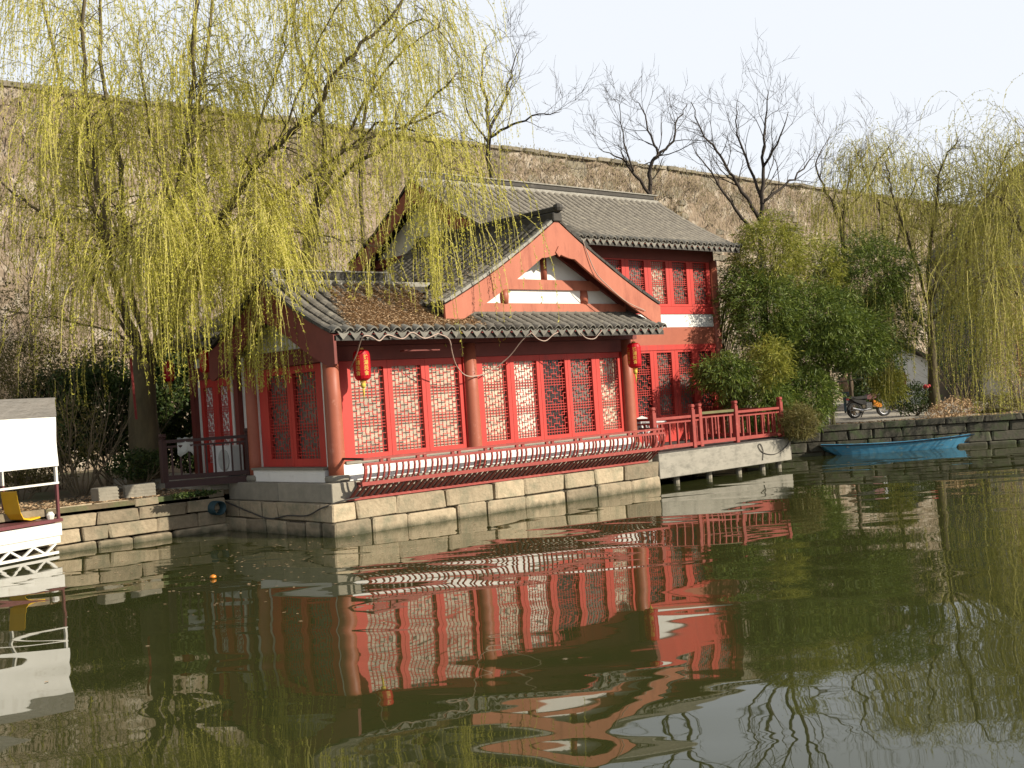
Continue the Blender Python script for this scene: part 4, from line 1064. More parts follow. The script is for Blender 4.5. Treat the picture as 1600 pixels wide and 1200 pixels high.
def bare_tree(label, base, stems, seed, maxlev=4, mname='bark_dark', kids=(2, 4), ratio=.6):
    r = np.random.default_rng(seed); t = thing('bare_tree', label, 'tree', base, 0, 'bare trees before the city wall'); B0 = Vector(base); b = MB(); out = []
    b2 = MB()
    for P, r0, r1 in stems:
        q = catmull([Vector(p) - B0 for p in P], 4); k = len(q); q = [q[0]] + [v + Vector(r.normal(0, .03, 3)) for v in q[1:]]
        rr = [(r0 + (r1 - r0) * i / (k - 1)) * .55 for i in range(k)]; b.tube(q, rr, 7)
        for i in range(int(k * .25), k, 1):
            for _ in range(2 if i < k - 1 else 3):
                dd = (q[i] - q[i - 1]).normalized(); rv = Vector(r.normal(0, 1, 3)); side = (rv - dd * rv.dot(dd)).normalized()
                if r.uniform() < .45: grow(b2, q[i], (dd * .7 + side * .75 + Vector((0, 0, .15))).normalized(), r.uniform(.7, 1.6), min(rr[i] * .42, .025), 2, r, out, up=.10, wob=.28, kids=kids, ratio=ratio, spread=.75, maxlev=maxlev, seg=4, sides=(6, 6, 5, 4, 3))
    b.build('trunk', M_[mname], t, smooth=True); b2.build('crown', M_[mname], t)
    return t
g = lambda px, d: Vector((*at(px, 600, d)[:2], GZ))
bare_tree('bare dark tree rising behind the left end of the hall ridge', g(770, 40), [
  ([g(770, 40), A_(766, 400, 40), A_(765, 270, 40), A_(764, 205, 40), A_(760, 160, 40), A_(752, 110, 40), A_(760, 70, 40)], .22, .03),
  ([A_(765, 215, 40), A_(800, 195, 39.6), A_(840, 180, 39.2), A_(875, 175, 39)], .10, .02),
  ([A_(764, 205, 40), A_(790, 150, 40.4), A_(800, 110, 40.8), A_(815, 70, 41)], .10, .02),
  ([A_(764, 225, 40), A_(735, 180, 39.5), A_(722, 130, 39)], .08, .02),
  ([A_(765, 285, 40), A_(740, 260, 39.8), A_(725, 235, 39.6)], .07, .02)], 51)
bare_tree('bare dark tree in the middle above the hall roof', g(1020, 41), [
  ([g(1025, 41), A_(1020, 400, 41), A_(1015, 300, 41), A_(1022, 250, 41), A_(1028, 240, 41), A_(1012, 205, 41), A_(1000, 160, 41.5)], .2, .03),
  ([A_(1016, 305, 41), A_(985, 265, 40.6), A_(965, 245, 40.3), A_(935, 232, 40)], .11, .02),
  ([A_(1026, 245, 41), A_(1050, 220, 41.4), A_(1060, 185, 41.6), A_(1075, 160, 42)], .10, .02),
  ([A_(990, 268, 40.6), A_(975, 220, 40.4), A_(968, 165, 40)], .07, .02)], 53)
bare_tree('tallest bare tree at right centre with forked crown', g(1190, 42), [
  ([g(1195, 42), A_(1190, 420, 42), A_(1190, 320, 42), A_(1193, 260, 42), A_(1195, 200, 42), A_(1200, 145, 42)], .22, .03),
  ([A_(1188, 345, 42), A_(1160, 300, 41.6), A_(1140, 270, 41.4), A_(1120, 235, 41), A_(1095, 205, 40.6), A_(1080, 160, 40.4)], .14, .025),
  ([A_(1190, 310, 42), A_(1165, 245, 42.4), A_(1150, 200, 42.6), A_(1150, 160, 42.8)], .11, .02),
  ([A_(1192, 315, 42), A_(1225, 290, 42.3), A_(1255, 265, 42.6), A_(1275, 235, 43)], .11, .02),
  ([A_(1193, 260, 42), A_(1220, 215, 41.6), A_(1232, 175, 41.4)], .09, .02),
  ([A_(1175, 360, 42), A_(1140, 315, 41), A_(1110, 270, 40.6), A_(1080, 225, 40.2)], .12, .02)], 57)
bare_tree('smaller bare tree with crooked branches left of the right willows', g(1320, 44), [
  ([g(1330, 44), A_(1320, 420, 44), A_(1305, 330, 44), A_(1285, 290, 44), A_(1275, 250, 44), A_(1295, 215, 44)], .15, .02),
  ([A_(1318, 400, 44), A_(1320, 310, 44.4), A_(1335, 260, 44.6), A_(1365, 225, 45)], .10, .02),
  ([A_(1310, 345, 44), A_(1345, 300, 43.6), A_(1375, 250, 43.2), A_(1395, 220, 43)], .09, .02)], 59, mname='bark')

# ------------------------------------------------------------------ bamboo and shrubs
def bamboo(label, px, py, dist, rx, h, lmat, seed, n=6000, culms=10, droop=.5, group='bamboo clumps right of the hall', lf=(.17, .026), root=None):
    """rounded plume of bamboo whose crown centre stands at the given spot"""
    r = np.random.default_rng(seed); c = at(px, py, dist); base = Vector((*(root or c[:2]), GZ)); sh = Vector((c[0] - base.x, c[1] - base.y, 0)); t = thing('bamboo_clump', label, 'bamboo', base, 0, group)
    cz = c[2] - GZ; b = MB(); tips = []
    for i in range(culms):
        a = r.uniform(0, 2 * PI); q = r.uniform(.2, 1) ** .5 * rx * .8; hh = cz + h * r.uniform(.2, .95) * (1 - .35 * q / rx)
        p0 = Vector((.25 * math.cos(a), .25 * math.sin(a), -.05)); p2 = Vector((q * math.cos(a), q * math.sin(a), hh)) + sh; p1 = Vector((p2.x * .35, p2.y * .35, hh * .78)); p3 = p2 + Vector((math.cos(a) * .3, math.sin(a) * .3, -.2))
        pts = catmull([p0, p1, p2, p3], 5); b.tube(pts, [.022 * (1 - .8 * k / (len(pts) - 1)) for k in range(len(pts))], 5, cap=False); tips += pts[6:]
    b.build('culms', M_['cane'], t, smooth=True)
    nsp = n // 11
    u = r.normal(0, 1, (nsp, 3)); u /= np.linalg.norm(u, axis=1, keepdims=True); rad = r.uniform(.25, 1, nsp) ** .45
    lump = 1 + .22 * np.sin(u[:, 0] * 5 + seed) * np.sin(u[:, 1] * 4 + u[:, 2] * 5 + seed * 2)
    S = u * (rad * lump)[:, None] * np.array([rx, rx, h]) + np.array([sh.x, sh.y, cz])
    ax = u * np.array([1, 1, .3]) + r.normal(0, .45, (nsp, 3)) + np.array([0, 0, -droop]); ax /= np.linalg.norm(ax, axis=1, keepdims=True)
    P = np.repeat(S, 11, 0) + np.repeat(ax, 11, 0) * r.uniform(-.12, .3, (nsp * 11, 1)) + r.normal(0, .05, (nsp * 11, 3))
    D = np.repeat(ax, 11, 0) + r.normal(0, .5, (nsp * 11, 3)); D /= np.linalg.norm(D, axis=1, keepdims=True); sc = r.uniform(.6, 1.25, nsp * 11)
    P[:, 2] = np.maximum(P[:, 2], .05)
    LV = leaves_np(P, D, lf[0] * sc, lf[1] * sc, r)
    npmesh('foliage', LV, np.arange(len(LV)).reshape(-1, 4), M_[lmat], t, kind='stuff')
RT = (17.3, 4.4); RT2 = (18.9, 3.6)
bamboo('yellow green bamboo plume rising highest beside the hall eave', 1200, 395, 35.5, 1.1, 1.2, 'bamboo_light', 71, 9000)
bamboo('thin yellow green bamboo stems between the two tall plumes', 1275, 420, 36.5, 0.85, 1.05, 'bamboo_light', 72, 4000)
bamboo('broad dark bamboo mass at the right top of the thicket', 1350, 430, 37.5, 1.55, 1.35, 'bamboo_leaf', 73, 15000, root=RT2)
bamboo('dark bamboo mass against the end of the hall', 1195, 490, 34.6, 1.15, 1.2, 'bamboo_leaf', 74, 12000, root=RT)
bamboo('dark bamboo tuft under the hall eave at its corner', 1165, 450, 35.2, 0.75, 0.85, 'bamboo_leaf', 75, 4500, root=RT)
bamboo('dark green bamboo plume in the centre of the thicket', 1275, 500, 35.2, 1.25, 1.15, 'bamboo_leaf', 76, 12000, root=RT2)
bamboo('arching mid green bamboo plume over the motorcycle', 1335, 530, 36, 1.15, 0.95, 'bamboo_leaf', 77, 12000, root=RT2)
bamboo('small bright yellow green bamboo plume low in the thicket', 1202, 562, 33.3, 0.52, 0.62, 'bamboo_light', 78, 3600, root=RT, culms=3)
bamboo('low dark bamboo plume reaching left over the deck', 1130, 580, 33.1, 0.8, 0.52, 'bamboo_leaf', 79, 6000, droop=.8, root=RT, culms=3)
bamboo('dark bamboo skirt above the deck railing', 1190, 630, 34.6, 1.05, 0.85, 'bamboo_leaf', 80, 11000, droop=.8, root=RT, culms=5)
bamboo('dark bamboo mass filling the thicket foot above the quay', 1255, 615, 35.4, 0.9, 1.0, 'bamboo_leaf', 81, 12000, root=RT2, droop=.8, culms=6)
bamboo('dense mid green bamboo beside the path', 1385, 500, 38.2, 1.05, 1.25, 'bamboo_leaf', 82, 8000, root=(24.6, 7.6))
bamboo('drooping bright bamboo spray above the motorcycle seat', 1388, 598, 38.2, 0.47, 0.62, 'bamboo_light', 83, 2400, droop=1.0, root=(24.6, 7.6), culms=3)
bamboo('dark bamboo at the back of the thicket behind the path', 1262, 540, 38.6, 1.0, 1.2, 'bamboo_leaf', 84, 9000, root=RT2, culms=8)

def shrub(label, c, rx, ry, rz, lmat, seed, n=4000, lf=(.07, .035), stems=9, name='shrub', group='shrubs on the banks', stem_m='twig', hollow=.35, stemh=1.0, cat='shrub'):
    r = np.random.default_rng(seed); base = Vector((c[0], c[1], GZ)); t = thing(name, label, cat, base, 0, group); b = MB(); out = []
    for i in range(stems):
        a = r.uniform(0, 2 * PI); d = Vector((math.cos(a) * rx / rz * .6, math.sin(a) * ry / rz * .6, 1)).normalized()
        grow(b, (math.cos(a) * .1, math.sin(a) * .1, -.05), d, (c[2] - GZ + rz * .6) * stemh * r.uniform(.6, 1), .02, 2, r, out, up=.05, wob=.2, kids=(3, 5), ratio=.5, spread=.6, maxlev=3, seg=5, sides=(5, 5, 5, 3))
    b.build('stems', M_[stem_m], t)
    u = r.normal(0, 1, (n, 3)); u /= np.linalg.norm(u, axis=1, keepdims=True); rad = r.uniform(hollow, 1, n) ** .5
    lump = 1 + .25 * np.sin(u[:, 0] * 6 + seed) * np.sin(u[:, 1] * 5 + u[:, 2] * 6)
    P = u * (rad * lump)[:, None] * np.array([rx, ry, rz]) + np.array([0, 0, c[2] - GZ]); P[:, 2] = np.maximum(P[:, 2], .02)
    D = r.normal(0, 1, (n, 3)) + np.array([0, 0, -.3]); D /= np.linalg.norm(D, axis=1, keepdims=True); sc = r.uniform(.6, 1.3, n)
    LV = leaves_np(P, D, lf[0] * sc, lf[1] * sc, r)
    npmesh('foliage', LV, np.arange(len(LV)).reshape(-1, 4), M_[lmat], t, kind='stuff')
shrub('dark green shrub behind the bare stems left of the willow trunk', A_(160, 640, 28.5), 1.2, .8, 1.2, 'bush_leaf', 91, 13000, lf=(.11, .055))
shrub('olive shrub under the willow left of its trunk', A_(175, 575, 29.5), 1.0, .8, .8, 'bush_olive', 92, 5000)
shrub('dark evergreen shrub packed dense to fill the porch shade right of the willow trunk', A_(285, 625, 33), 1.3, .9, 1.9, 'bush_leaf', 93, 18000, lf=(.13, .07))  # leaves packed dense to stand for the dark void of porch shade
shrub('low green shrub at the foot of the willow trunk', A_(215, 725, 26.4), .7, .4, .35, 'bush_leaf', 94, 2600)
shrub('twiggy pale shrub with bare stems behind the canopy boat', A_(120, 680, 26.3), .7, .5, .9, 'bush_olive', 95, 1200, stems=18, stemh=1.5)
shrub('olive shrub behind the grey canopy roof', A_(50, 580, 29), 1.2, .8, .9, 'bush_olive', 96, 4500)
shrub('green shrub below the white tarp on the left bank', A_(30, 730, 26.3), 1.0, .5, .5, 'bush_olive', 97, 3500, stems=12)
shrub('tall twiggy shrub against the wall at the left edge', A_(20, 520, 31), 1.5, .8, 1.5, 'bush_olive', 98, 4000, stems=20, stemh=1.3)
shrub('wide dark shrub on the right bank with a pink flower', A_(1425, 622, 40.5), 1.0, .8, .55, 'bush_leaf', 99, 5000)
shrub('dry brown shrub at the quay edge below the right willow', A_(1490, 640, 38.5), 1.5, .6, .4, 'dry_leaf', 100, 2600, stems=16)
shrub('grassy tuft hanging over the quay beside the deck end', A_(1250, 660, 31.8), .6, .5, .5, 'bush_olive', 101, 3500, lf=(.2, .016))
shrub('brown and green shrub at the right edge of the bank', A_(1560, 635, 39.5), 1.4, .7, .5, 'bush_olive', 102, 3200, stems=14)
shrub('tall olive thicket behind the right willow', A_(1500, 520, 45), 2.2, 1.2, 2.0, 'bush_leaf', 104, 7000, stems=26, lf=(.1, .04))
shrub('brown thicket at the right edge behind the willow', A_(1590, 540, 45), 1.8, 1.0, 2.2, 'dry_leaf', 105, 6000, stems=18)
shrub('dark shrub at the left edge behind the boat canopy', A_(90, 650, 29.5), 1.2, .7, 1.2, 'bush_leaf', 106, 9000, lf=(.11, .055))
shrub('added dark shrub standing in for doorway and tree shade behind the motorcycle', A_(1360, 590, 52), 1.9, 1.0, 1.7, 'bush_leaf', 107, 12000, lf=(.14, .07))  # added to darken the pale wall and house behind the motorcycle
shrub('ferns growing from the joints of the left quay', A_(305, 790, 23.9), .5, .12, .3, 'bush_leaf', 103, 1100, stems=4, name='fern', cat='fern')

# leaf litter on the banks
P = np.stack([RNG.uniform(-8, .1, 3500), 4.15 + RNG.uniform(0, 1, 3500) ** 2 * 2.5, np.full(3500, GZ + .03)], 1); litter('dry_leaves', P, None, .045, 'dry_leaf')['label'] = 'dry leaves on the left bank'
s_ = RNG.uniform(0, 14, 3000); o_ = .35 + RNG.uniform(0, 1, 3000) ** 2 * 1.5
P = np.stack([17.4 + BANKDIR.x * s_ - BANKDIR.y * o_, 3.2 + BANKDIR.y * s_ + BANKDIR.x * o_, np.full(3000, GZ + .03)], 1); litter('dry_leaves', P, None, .05, 'dry_leaf')['label'] = 'dry leaves on the right bank'

# ------------------------------------------------------------------ blue rowing boat
def blue_boat():
    a = np.array([18.75, 1.62]); c = np.array([22.45, -1.62]); L = np.hypot(*(c - a)); rz = math.atan2(c[1] - a[1], c[0] - a[0])
    t = thing('rowing_boat', 'long blue wooden rowing boat moored below the right quay', 'boat', (*((a + c) / 2), 0), rz)
    n = 18; out = MB(); inn = MB(); rim = MB(); st = []
    for i in range(n + 1):
        s = -1 + 2 * i / n; wtop = .52 * (1 - .55 * abs(s) ** 3); wbot = .36 * (1 - .8 * abs(s) ** 4)
        zt = .27 + .06 * abs(s) ** 2.4 + (.05 if s > 0 else 0) * s; zb = -.08 + .22 * max(0, abs(s) - .75) ** 1.3 / .25 ** 1.3
        xt = s * L / 2; xb = s * L / 2 * .93
        st.append((xt, xb, wtop, wbot, zt, zb))
    def skin(b, inset):
        vs = []
        for xt, xb, wt, wb, zt, zb in st:
            k = inset; vs += [(xt * (1 - k * .04), -wt + k, zt), (xb * (1 - k * .04), -wb + k, zb + k), (xb * (1 - k * .04), wb - k, zb + k), (xt * (1 - k * .04), wt - k, zt)]
        fs = []
        for i in range(n):
            for j in range(3): fs.append((4 * i + j, 4 * i + j + 1, 4 * i + 5 + j, 4 * i + 4 + j))
        fs += [(0, 1, 2, 3), (4 * n, 4 * n + 3, 4 * n + 2, 4 * n + 1)]; b.add(vs, fs)
    skin(out, 0); out.build('hull', M_['boat_blue'], t); skin(inn, .035); inn.build('inner_hull', M_['boat_blue'], t)
    for sg in (-1, 1):
        b = MB(); b.tube([(x, sg * (w + .005), z) for x, _, w, _, z, _ in st], .022, 6); b.build('gunwale', M_['boat_line'], t)
        b = MB(); b.tube([(x, sg * (w - .03), z + .02) for x, _, w, _, z, _ in st], .018, 5); b.build('inwale', M_['boat_blue'], t)
    for s in (-.62, -.2, .25, .6):
        i = int((s + 1) / 2 * n); x, _, w, _, z, _ = st[i]; b = MB(); b.box(x - .1, x + .1, -w + .03, w - .03, z - .07, z - .03); b.build('thwart', M_['boat_wood'], t)
    for i0, i1 in ((0, 2), (n - 2, n)):
        b = MB(); (x0, _, w0, _, z0, _), (x1, _, w1, _, z1, _) = st[i0], st[i1]; b.prism([(x0, -w0), (x0, w0), (x1, w1), (x1, -w1)], 2, min(z0, z1) - .01, min(z0, z1) + .02); b.build('end_deck', M_['boat_wood'], t)
    b = MB(); b.tube([(-1.0, .3, .32), (.2, .2, .34), (1.7, .05, .36)], .02, 6); b.build('pole', M_['boat_wood'], t)
blue_boat()

# ------------------------------------------------------------------ canopy boat at the left edge
def canopy_boat():
    # heading about 20 degrees right of the view; near right-hand corner post placed from the photograph
    c = at(97, 860, 22.3); rz = math.atan2(CF[1], CF[0]) - math.radians(24)
    t = thing('canopy_boat', 'flat white passenger boat with white tarp side and grey canopy roof', 'boat', (c[0], c[1], 0), rz)
    # local x forward (away), y left ; the side seen runs along -x from the bow post
    b = MB(); b.box(-3.6, .05, -.02, 1.5, .62, .68); b.build('deck', M_['metal_maroon'], t)
    for z0, z1, ins in ((.36, .60, .0), (.22, .355, .012)):
        b = MB(); b.cbox(-3.6, .0 - ins * 3, -.04 + ins, 1.5, z0, z1, .01); b.build('side_plank', M_['metal_white'], t)
    b = MB(); b.box(-3.6, -.3, .05, 1.45, -.2, .03); b.build('pontoon', M_['tarp_grey'], t)
    b = MB(); b.bar((-3.6, 0, .05), (-.1, 0, .05), .05, .05); b.build('truss_rail', M_['metal_white'], t)
    for i in range(6):
        x = -.15 - i * .55
        b = MB(); b.bar((x, 0, .22), (x - .27, 0, .06), .04); b.bar((x - .27, 0, .06), (x - .54, 0, .22), .04); b.build('truss_brace', M_['metal_white'], t)
    for x in (-.02, -1.75, -3.5):
        for y in (.02, 1.42):
            b = MB(); b.bar((x, y, .66), (x, y, 1.34), .05); p = b.build('post', M_['metal_maroon'], t)
            b = MB(); b.bar((x, y, 1.341), (x, y, 2.88), .05); b.build('post_sleeve', M_['metal_white'], p)
    b = MB(); b.bar((-3.5, -.01, 1.36), (0, -.01, 1.36), .04); b.build('hand_rail', M_['metal_white'], t)
    # tarp panel with a slightly wavy surface
    def sheet(x0, x1, z0, z1, y, amp, nx=24, nz=8, th=.012):
        vs = []; fs = []
        for k in range(2):
            for j in range(nz + 1):
                for i in range(nx + 1):
                    x = x0 + (x1 - x0) * i / nx; z = z0 + (z1 - z0) * j / nz
                    vs.append((x, y + th * k + amp * math.sin(x * 3.1 + z * 2) * math.sin(z * 5) + amp * .6 * math.sin(x * 11 + z * 7), z))
        w_ = nx + 1; o = w_ * (nz + 1)
        for j in range(nz):
            for i in range(nx):
                q = j * w_ + i; fs += [(q, q + 1, q + w_ + 1, q + w_), (o + q, o + q + w_, o + q + w_ + 1, o + q + 1)]
        b = MB(); b.add(vs, fs); return b
    sheet(-3.6, -.0, 1.68, 2.62, -.04, .012).build('side_tarp', M_['tarp_white'], t, smooth=True)
    sheet(-3.6, .0, 2.62, 2.95, -.055, .016).build('canopy_valance', M_['tarp_grey'], t, smooth=True)
    b = MB(); b.box(-3.6, .03, -.04, 1.5, 2.95, 2.98); b.build('canopy_roof', M_['tarp_grey'], t)
    for x in (-.42, -1.7, -2.9):
        b = MB(); pr = [(.18, .72), (-.05, .70), (-.22, .74), (-.28, .85), (-.33, 1.1), (-.35, 1.25)]
        b.strip([(x + a, z + .03) for a, z in pr], [(x + a, z) for a, z in pr], 1, .25, .65); s = b.build('seat', M_['seat_yellow'], t)
        b = MB(); b.lathe([(.06, .68), (.04, .71)], 8, (x, .45, 0)); b.build('seat_base', M_['metal_maroon'], s)
    b = MB(); b.lathe([(.06, .68), (.08, .76), (.04, .82)], 10, (-.12, .12, 0)); b.build('cleat', M_['metal_white'], t)
canopy_boat()

# ------------------------------------------------------------------ left bank bits
dr = thing('bank_railing', 'dark red railing on the bank between willow trunk and pavilion', 'railing', (-1.15, 4.45, 1.1))
rail_run(dr, (-1.15, 4.45, 1.1), (.38, 3.62, 1.1), 0, .17, h=.86, posth=1.0, mname='rail_dark', bw=.035)
b = MB(); b.bar((0, 0, -.04), (1.5, -.82, -.04), .10, .14); b.build('base_beam', M_['rail_dark'], dr)
for lab, px, py, d, s, rz in (('weathered pale concrete block on the left bank in the open', 178, 768, 25.0, (.6, .35, .3), -.3), ('tan concrete block on the quay behind the boat post', 106, 774, 25.0, (.42, .35, .3), .05)):
    p = at(px, py, d); b = MB(); b.cbox(-s[0] / 2, s[0] / 2, -s[1] / 2, s[1] / 2, 0, s[2], .015, jit=.01)
    for k in range(4): b.box(-s[0] / 2 - .004, s[0] / 2 + .004, -s[1] / 2 - .004, -s[1] / 2 + .01, .04 + k * .065, .07 + k * .065)
    o = b.build('concrete_block', M_['stone_grey']); o.location = (p[0], 4.45, GZ - .01); o.rotation_euler.z = rz; tag(o, lab, 'block', 'concrete blocks on the bank')
b = MB()
vs = []; n = 16
for r0, y in ((.15, 0), (.15, .8), (.125, .8), (.125, 0)):
    for j in range(n): vs.append((r0 * math.cos(2 * PI * j / n), y, r0 * math.sin(2 * PI * j / n)))
fs = [(k * n + j, k * n + (j + 1) % n, ((k + 1) % 4) * n + (j + 1) % n, ((k + 1) % 4) * n + j) for k in range(4) for j in range(n)]
b.add(vs, fs); o = b.build('drain_pipe', M_['pipe'], smooth=True); o.location = (-.3, 3.75, .5); tag(o, 'dark blue drain pipe mouth in the corner of the quay', 'pipe')
ac = thing('air_conditioner', 'white outdoor air conditioner unit behind the bank railing', 'air conditioner', (.72, 5.15, 1.08), PI / 2)
b = MB(); b.cbox(-.42, .42, -.16, .16, .05, .68, .02); b.build('case', M_['plastic_white'], ac)
b = MB(); b.lathe([(.24, 0), (.24, .02)], 20); f_ = b.build('fan_grille', M_['cloth'], ac); f_.matrix_local = Matrix.Translation((-.12, .16, .36)) @ Matrix.Rotation(-PI / 2, 4, 'X')
for x in (-.3, .3):
    b = MB(); b.box(x - .04, x + .04, -.16, .16, 0, .05); b.build('foot', M_['rubber'], ac)
# cloth on the railing
b = MB(); vs = []; fs = []
for i in range(7):
    for j in range(7):
        u = i / 6; v = j / 6 * 2 - 1
        vs.append((u * .32 - .16, .06 * v + .02 * math.sin(u * 9), .10 - abs(v) * .34 * (1 + .15 * math.sin(u * 7)) + .02 * math.sin(u * 14 + v * 3)))
for i in range(6):
    for j in range(6): fs.append((7 * i + j, 7 * i + j + 1, 7 * i + 8 + j, 7 * i + 7 + j))
b.add(vs, fs); o = b.build('cloth', M_['cloth'], smooth=True); o.location = (-.75, 4.23, 1.92); o.rotation_euler.z = -.5
md = o.modifiers.new('thick', 'SOLIDIFY'); md.thickness = .012
tag(o, 'pale cloth hung over the dark bank railing', 'cloth')
b = MB(); p0 = at(204, 560, 26.6); p1 = at(213, 655, 26.6); b.bar(p0, p1, .05, .05); o = b.build('red_pole', M_['red_far']); tag(o, 'thin red pole hanging beside the willow trunk', 'pole')

# ------------------------------------------------------------------ motorcycle and person on the right path
def motorcycle():
    c = at(1352, 652, 42.0); fwd = CR * .96 + CF * .28; t = thing('motorcycle', 'small orange motorcycle parked on the path under the bamboo', 'motorcycle', (c[0], c[1], GZ), math.atan2(fwd[1], fwd[0]))
    for x in (-.42, .78):
        b = MB(); R0 = .29
        for k in range(18):
            pass
        vs = []; n = 22; ring = [(R0, -.05), (R0 + .0, .05), (R0 - .07, .06), (R0 - .07, -.06)]
        for rr, y in ring:
            for j in range(n): vs.append((rr * math.cos(2 * PI * j / n), y, rr * math.sin(2 * PI * j / n)))
        b.add(vs, [(k * n + j, k * n + (j + 1) % n, ((k + 1) % 4) * n + (j + 1) % n, ((k + 1) % 4) * n + j) for k in range(4) for j in range(n)])
        wh = b.build('wheel', M_['rubber'], t); wh.location = (x, 0, .29)
        b = MB()
        vs = []
        for rr, y in [(R0 - .07, -.035), (R0 - .07, .035), (R0 - .10, .03), (R0 - .10, -.03)]:
            for j in range(n): vs.append((rr * math.cos(2 * PI * j / n), y, rr * math.sin(2 * PI * j / n)))
        b.add(vs, [(k * n + j, k * n + (j + 1) % n, ((k + 1) % 4) * n + (j + 1) % n, ((k + 1) % 4) * n + j) for k in range(4) for j in range(n)])
        for j in range(6):
            a = j * PI / 3; b.bar((.03 * math.cos(a), 0, .03 * math.sin(a)), (.2 * math.cos(a), 0, .2 * math.sin(a)), .02)
        b.build('rim', M_['chrome'], wh)
    b = MB(); b.bar((-.42, .07, .29), (.05, .07, .32), .05); b.bar((-.42, -.07, .29), (.05, -.07, .32), .05); b.bar((.05, 0, .3), (.5, 0, .8), .06); b.bar((-.35, 0, .62), (.45, 0, .72), .05); b.build('frame', M_['rubber'], t)
    b = MB(); b.cbox(-.02, .26, -.12, .12, .25, .55, .03); b.build('engine', M_['chrome'], t)
    b = MB(); b.strip([(.05, .76), (.2, .85), (.42, .84), (.5, .77)], [(.05, .66), (.2, .64), (.42, .68), (.5, .72)], 1, -.12, .12); b.build('fuel_tank', M_['metal_maroon'], t)
    b = MB(); b.strip([(-.62, .80), (-.3, .76), (.06, .78)], [(-.6, .72), (-.3, .68), (.06, .68)], 1, -.12, .12); b.build('seat', M_['rubber'], t)
    b = MB(); b.strip([(-.6, .7), (-.25, .66), (.02, .62)], [(-.45, .6), (-.2, .5), (.02, .45)], 1, -.10, .10); b.build('side_panel', M_['rubber'], t)
    b = MB(); b.strip([(.3, .62), (.55, .5), (.66, .42)], [(.3, .42), (.5, .34), (.6, .34)], 1, -.14, .14); b.build('leg_shield', M_['orange_paint'], t)
    for y in (-.07, .07):
        b = MB(); b.bar((.78, y, .29), (.52, y, .95), .035); b.build('fork', M_['chrome'], t)
    b = MB(); b.tube([(.42, -.34, 1.0), (.5, -.15, 1.02), (.52, 0, .98), (.5, .15, 1.02), (.42, .34, 1.0)], .018, 6); b.build('handlebar', M_['rubber'], t)
    b = MB(); b.lathe([(.02, -.05), (.08, 0), (.085, .05)], 12); hl_ = b.build('headlight', M_['chrome'], t); hl_.matrix_local = Matrix.Translation((.62, 0, .88)) @ Matrix.Rotation(PI / 2, 4, 'Y')
    b = MB(); b.tube([(.15, -.14, .3), (-.2, -.16, .26), (-.6, -.17, .36)], [.025, .04, .045], 8); b.build('exhaust', M_['chrome'], t)
    b = MB(); b.bar((-.55, 0, .62), (-.72, 0, .48), .12, .02); b.build('rear_mudguard', M_['rubber'], t)
    b = MB(); b.cbox(-.70, -.64, -.06, .06, .66, .73, .01); b.build('tail_light', M_['pink'], t)
    b = MB(); b.bar((.05, .1, .3), (.0, .28, .0), .03); b.build('kickstand', M_['rubber'], t)
motorcycle()

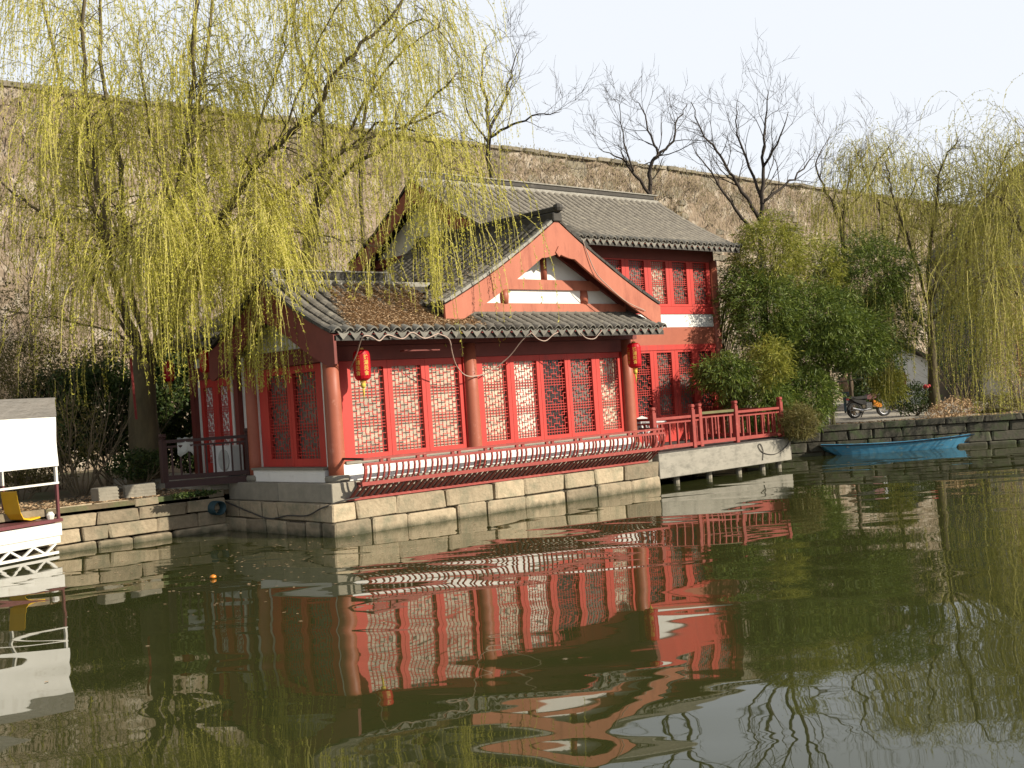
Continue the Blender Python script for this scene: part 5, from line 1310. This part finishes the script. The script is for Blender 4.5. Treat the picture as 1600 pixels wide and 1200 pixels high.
def person():
    c = at(1325, 641, 48.0); t = thing('person', 'person in brown jacket and grey trousers walking on the path beyond the bamboo', 'person', (c[0], c[1], GZ), math.atan2(CF[1], CF[0]) - .3)
    J = {'pel': (0, 0, .92), 'sp': (.01, 0, 1.15), 'ch': (.03, 0, 1.35), 'nk': (.03, 0, 1.49), 'hd': (.05, 0, 1.60), 'ht': (.05, 0, 1.70),
         'lh': (0, .09, .88), 'lk': (.10, .10, .48), 'la': (.02, .10, .09), 'lt': (.18, .11, .03), 'rh': (0, -.09, .88), 'rk': (.02, -.10, .48), 'ra': (-.16, -.10, .11), 'rt': (-.02, -.11, .03),
         'ls': (.03, .19, 1.40), 'le': (-.06, .24, 1.13), 'lw': (.04, .23, .90), 'lf': (.07, .22, .80), 'rs': (.03, -.19, 1.40), 're': (.02, -.24, 1.13), 'rw': (.14, -.22, .92), 'rf': (.18, -.21, .83)}
    E = [('pel', 'sp'), ('sp', 'ch'), ('ch', 'nk'), ('nk', 'hd'), ('hd', 'ht'), ('pel', 'lh'), ('lh', 'lk'), ('lk', 'la'), ('la', 'lt'), ('pel', 'rh'), ('rh', 'rk'), ('rk', 'ra'), ('ra', 'rt'),
         ('ch', 'ls'), ('ls', 'le'), ('le', 'lw'), ('lw', 'lf'), ('ch', 'rs'), ('rs', 're'), ('re', 'rw'), ('rw', 'rf')]
    Rr = {'pel': .15, 'sp': .15, 'ch': .16, 'nk': .06, 'hd': .095, 'ht': .07, 'lh': .1, 'rh': .1, 'lk': .07, 'rk': .07, 'la': .05, 'ra': .05, 'lt': .04, 'rt': .04, 'ls': .075, 'rs': .075, 'le': .055, 're': .055, 'lw': .04, 'rw': .04, 'lf': .035, 'rf': .035}
    K = list(J); me = bpy.data.meshes.new('body'); me.from_pydata([J[k] for k in K], [(K.index(a), K.index(b_)) for a, b_ in E], [])
    o = link('body', me, t); sk = o.modifiers.new('skin', 'SKIN'); o.modifiers.new('sub', 'SUBSURF').levels = 2; o.modifiers['sub'].render_levels = 2
    for i, k in enumerate(K):
        v = me.skin_vertices[0].data[i]; v.radius = (Rr[k], Rr[k]); v.use_root = (k == 'pel')
    m = bpy.data.materials.new('clothing'); m.use_nodes = True; tt = m.node_tree; L = tt.links.new; p = tt.nodes['Principled BSDF']; p.inputs['Roughness'].default_value = .9
    tc = N(tt, 'ShaderNodeTexCoord'); sx = N(tt, 'ShaderNodeSeparateXYZ'); L(tc.outputs['Object'], sx.inputs[0]); mr = N(tt, 'ShaderNodeMapRange'); mr.inputs[2].default_value = 1.8; L(sx.outputs[2], mr.inputs[0])
    cr = N(tt, 'ShaderNodeValToRGB'); cr.color_ramp.interpolation = 'CONSTANT'; e = cr.color_ramp.elements; e[0].color = (.03, .03, .03, 1); e[1].position = .045; e[1].color = (.06, .09, .10, 1)
    for q, col in ((.49, (.20, .13, .08, 1)), (.835, (.42, .26, .18, 1)), (.90, (.02, .015, .012, 1))):
        k = e.new(q); k.color = col
    L(mr.outputs[0], cr.inputs[0]); L(cr.outputs[0], p.inputs['Base Color']); me.materials.append(m)
person()
# pink flower / balloon on the dark shrub
p = at(1449, 605, 40); b = MB()
for k in range(7):
    a = k * 2 * PI / 7; b.lathe([(.02, -.05), (.08, 0), (.05, .07)], 6, (.08 * math.cos(a), .08 * math.sin(a), .03 * (k % 2)))
o = b.build('flower', M_['pink'], smooth=True); o.location = p; tag(o, 'bright pink blossom on the dark shrub of the right bank', 'flower')

# ------------------------------------------------------------------ far houses at right
def house(label, px, dist, wdt, dep, eave, peak, wallm, rz, wins):
    c = at(px, 600, dist); t = thing('house', label, 'house', (c[0], c[1], GZ), rz)
    b = MB(); b.prism([(-wdt / 2, 0), (wdt / 2, 0), (wdt / 2, eave), (0, peak - .15), (-wdt / 2, eave)], 1, 0, dep); b.build('wall', M_[wallm], t)
    for sg in (-1, 1):
        b = MB(); b.prism([(0, peak), (sg * (wdt / 2 + .4), eave - .28), (sg * (wdt / 2 + .4), eave - .13), (0, peak + .17)], 1, -.35, dep + .35); b.build('roof', M_['tile_dark'], t)
    b = MB(); b.cbox(-.12, .12, -.4, dep + .4, peak + .14, peak + .34, .03); b.build('ridge', M_['tile_dark'], t)
    for x, z, w_, h_ in wins:
        b = MB(); b.box(x - w_ / 2, x + w_ / 2, -.05, .03, z, z + h_); q = b.build('window', M_['red_far'], t)
        b = MB(); b.box(x - w_ / 2 + .07, x + w_ / 2 - .07, -.055, -.051, z + .07, z + h_ - .07); b.build('pane', M_['dark_pane'], q)
fz = math.atan2(CF[1], CF[0]) - PI / 2
house('grey gabled house with dark tiled roof at the right edge', 1700, 52, 9.0, 8, 7.2, 11.2, 'house_grey', fz - .1, [(-2.2, 1.0, 1.4, 2.0), (-.2, 1.0, 1.4, 2.0), (-2.8, 4.4, 1.2, 1.5)])
house('small white walled house behind the right willow trunk', 1412, 54, 2.6, 4, 2.0, 2.75, 'white_wall', fz + .1, [(-.2, .6, .6, .9)])

n = 420; P = np.stack([RNG.normal(-1.5, 2.6, n), RNG.normal(-2.2, 2.2, n), np.full(n, .006)], 1)
P = P[(P[:, 1] < -.2) | (P[:, 0] < -.2)]; P = P[P[:, 1] < 3.6]
o = litter('floating_leaves', P, None, .03, 'dry_leaf'); o['label'] = 'small dry leaves floating on the pond near the corner'
v = o.data.vertices; c_ = np.zeros(len(v) * 3, np.float32); v.foreach_get('co', c_); c_ = c_.reshape(-1, 3); c_[:, 2] = .006 + c_[:, 2] * .02; v.foreach_set('co', c_.ravel())
b = MB(); b.lathe([(.01, 0), (.05, .015), (.045, .045), (.01, .06)], 12); o = b.build('float', M_['orange_paint'], smooth=True); p = at(333, 904, 18); d = (p - CAM); p = CAM + d * (-2.4 / d[2]); o.location = p; tag(o, 'tiny orange float on the water left of the foundation corner', 'float')
# small details of the boats
p0 = Vector((18.8, 1.7, .36)); p1 = Vector((18.55, 2.45, .98))
cable('thin mooring rope from the blue boat up to the quay', [p0, (p0 + p1) / 2 + Vector((0, 0, -.12)), p1, p1 + Vector((.4, .35, -.08))], .012, 'boat_wood', 'mooring_rope', 'ropes')
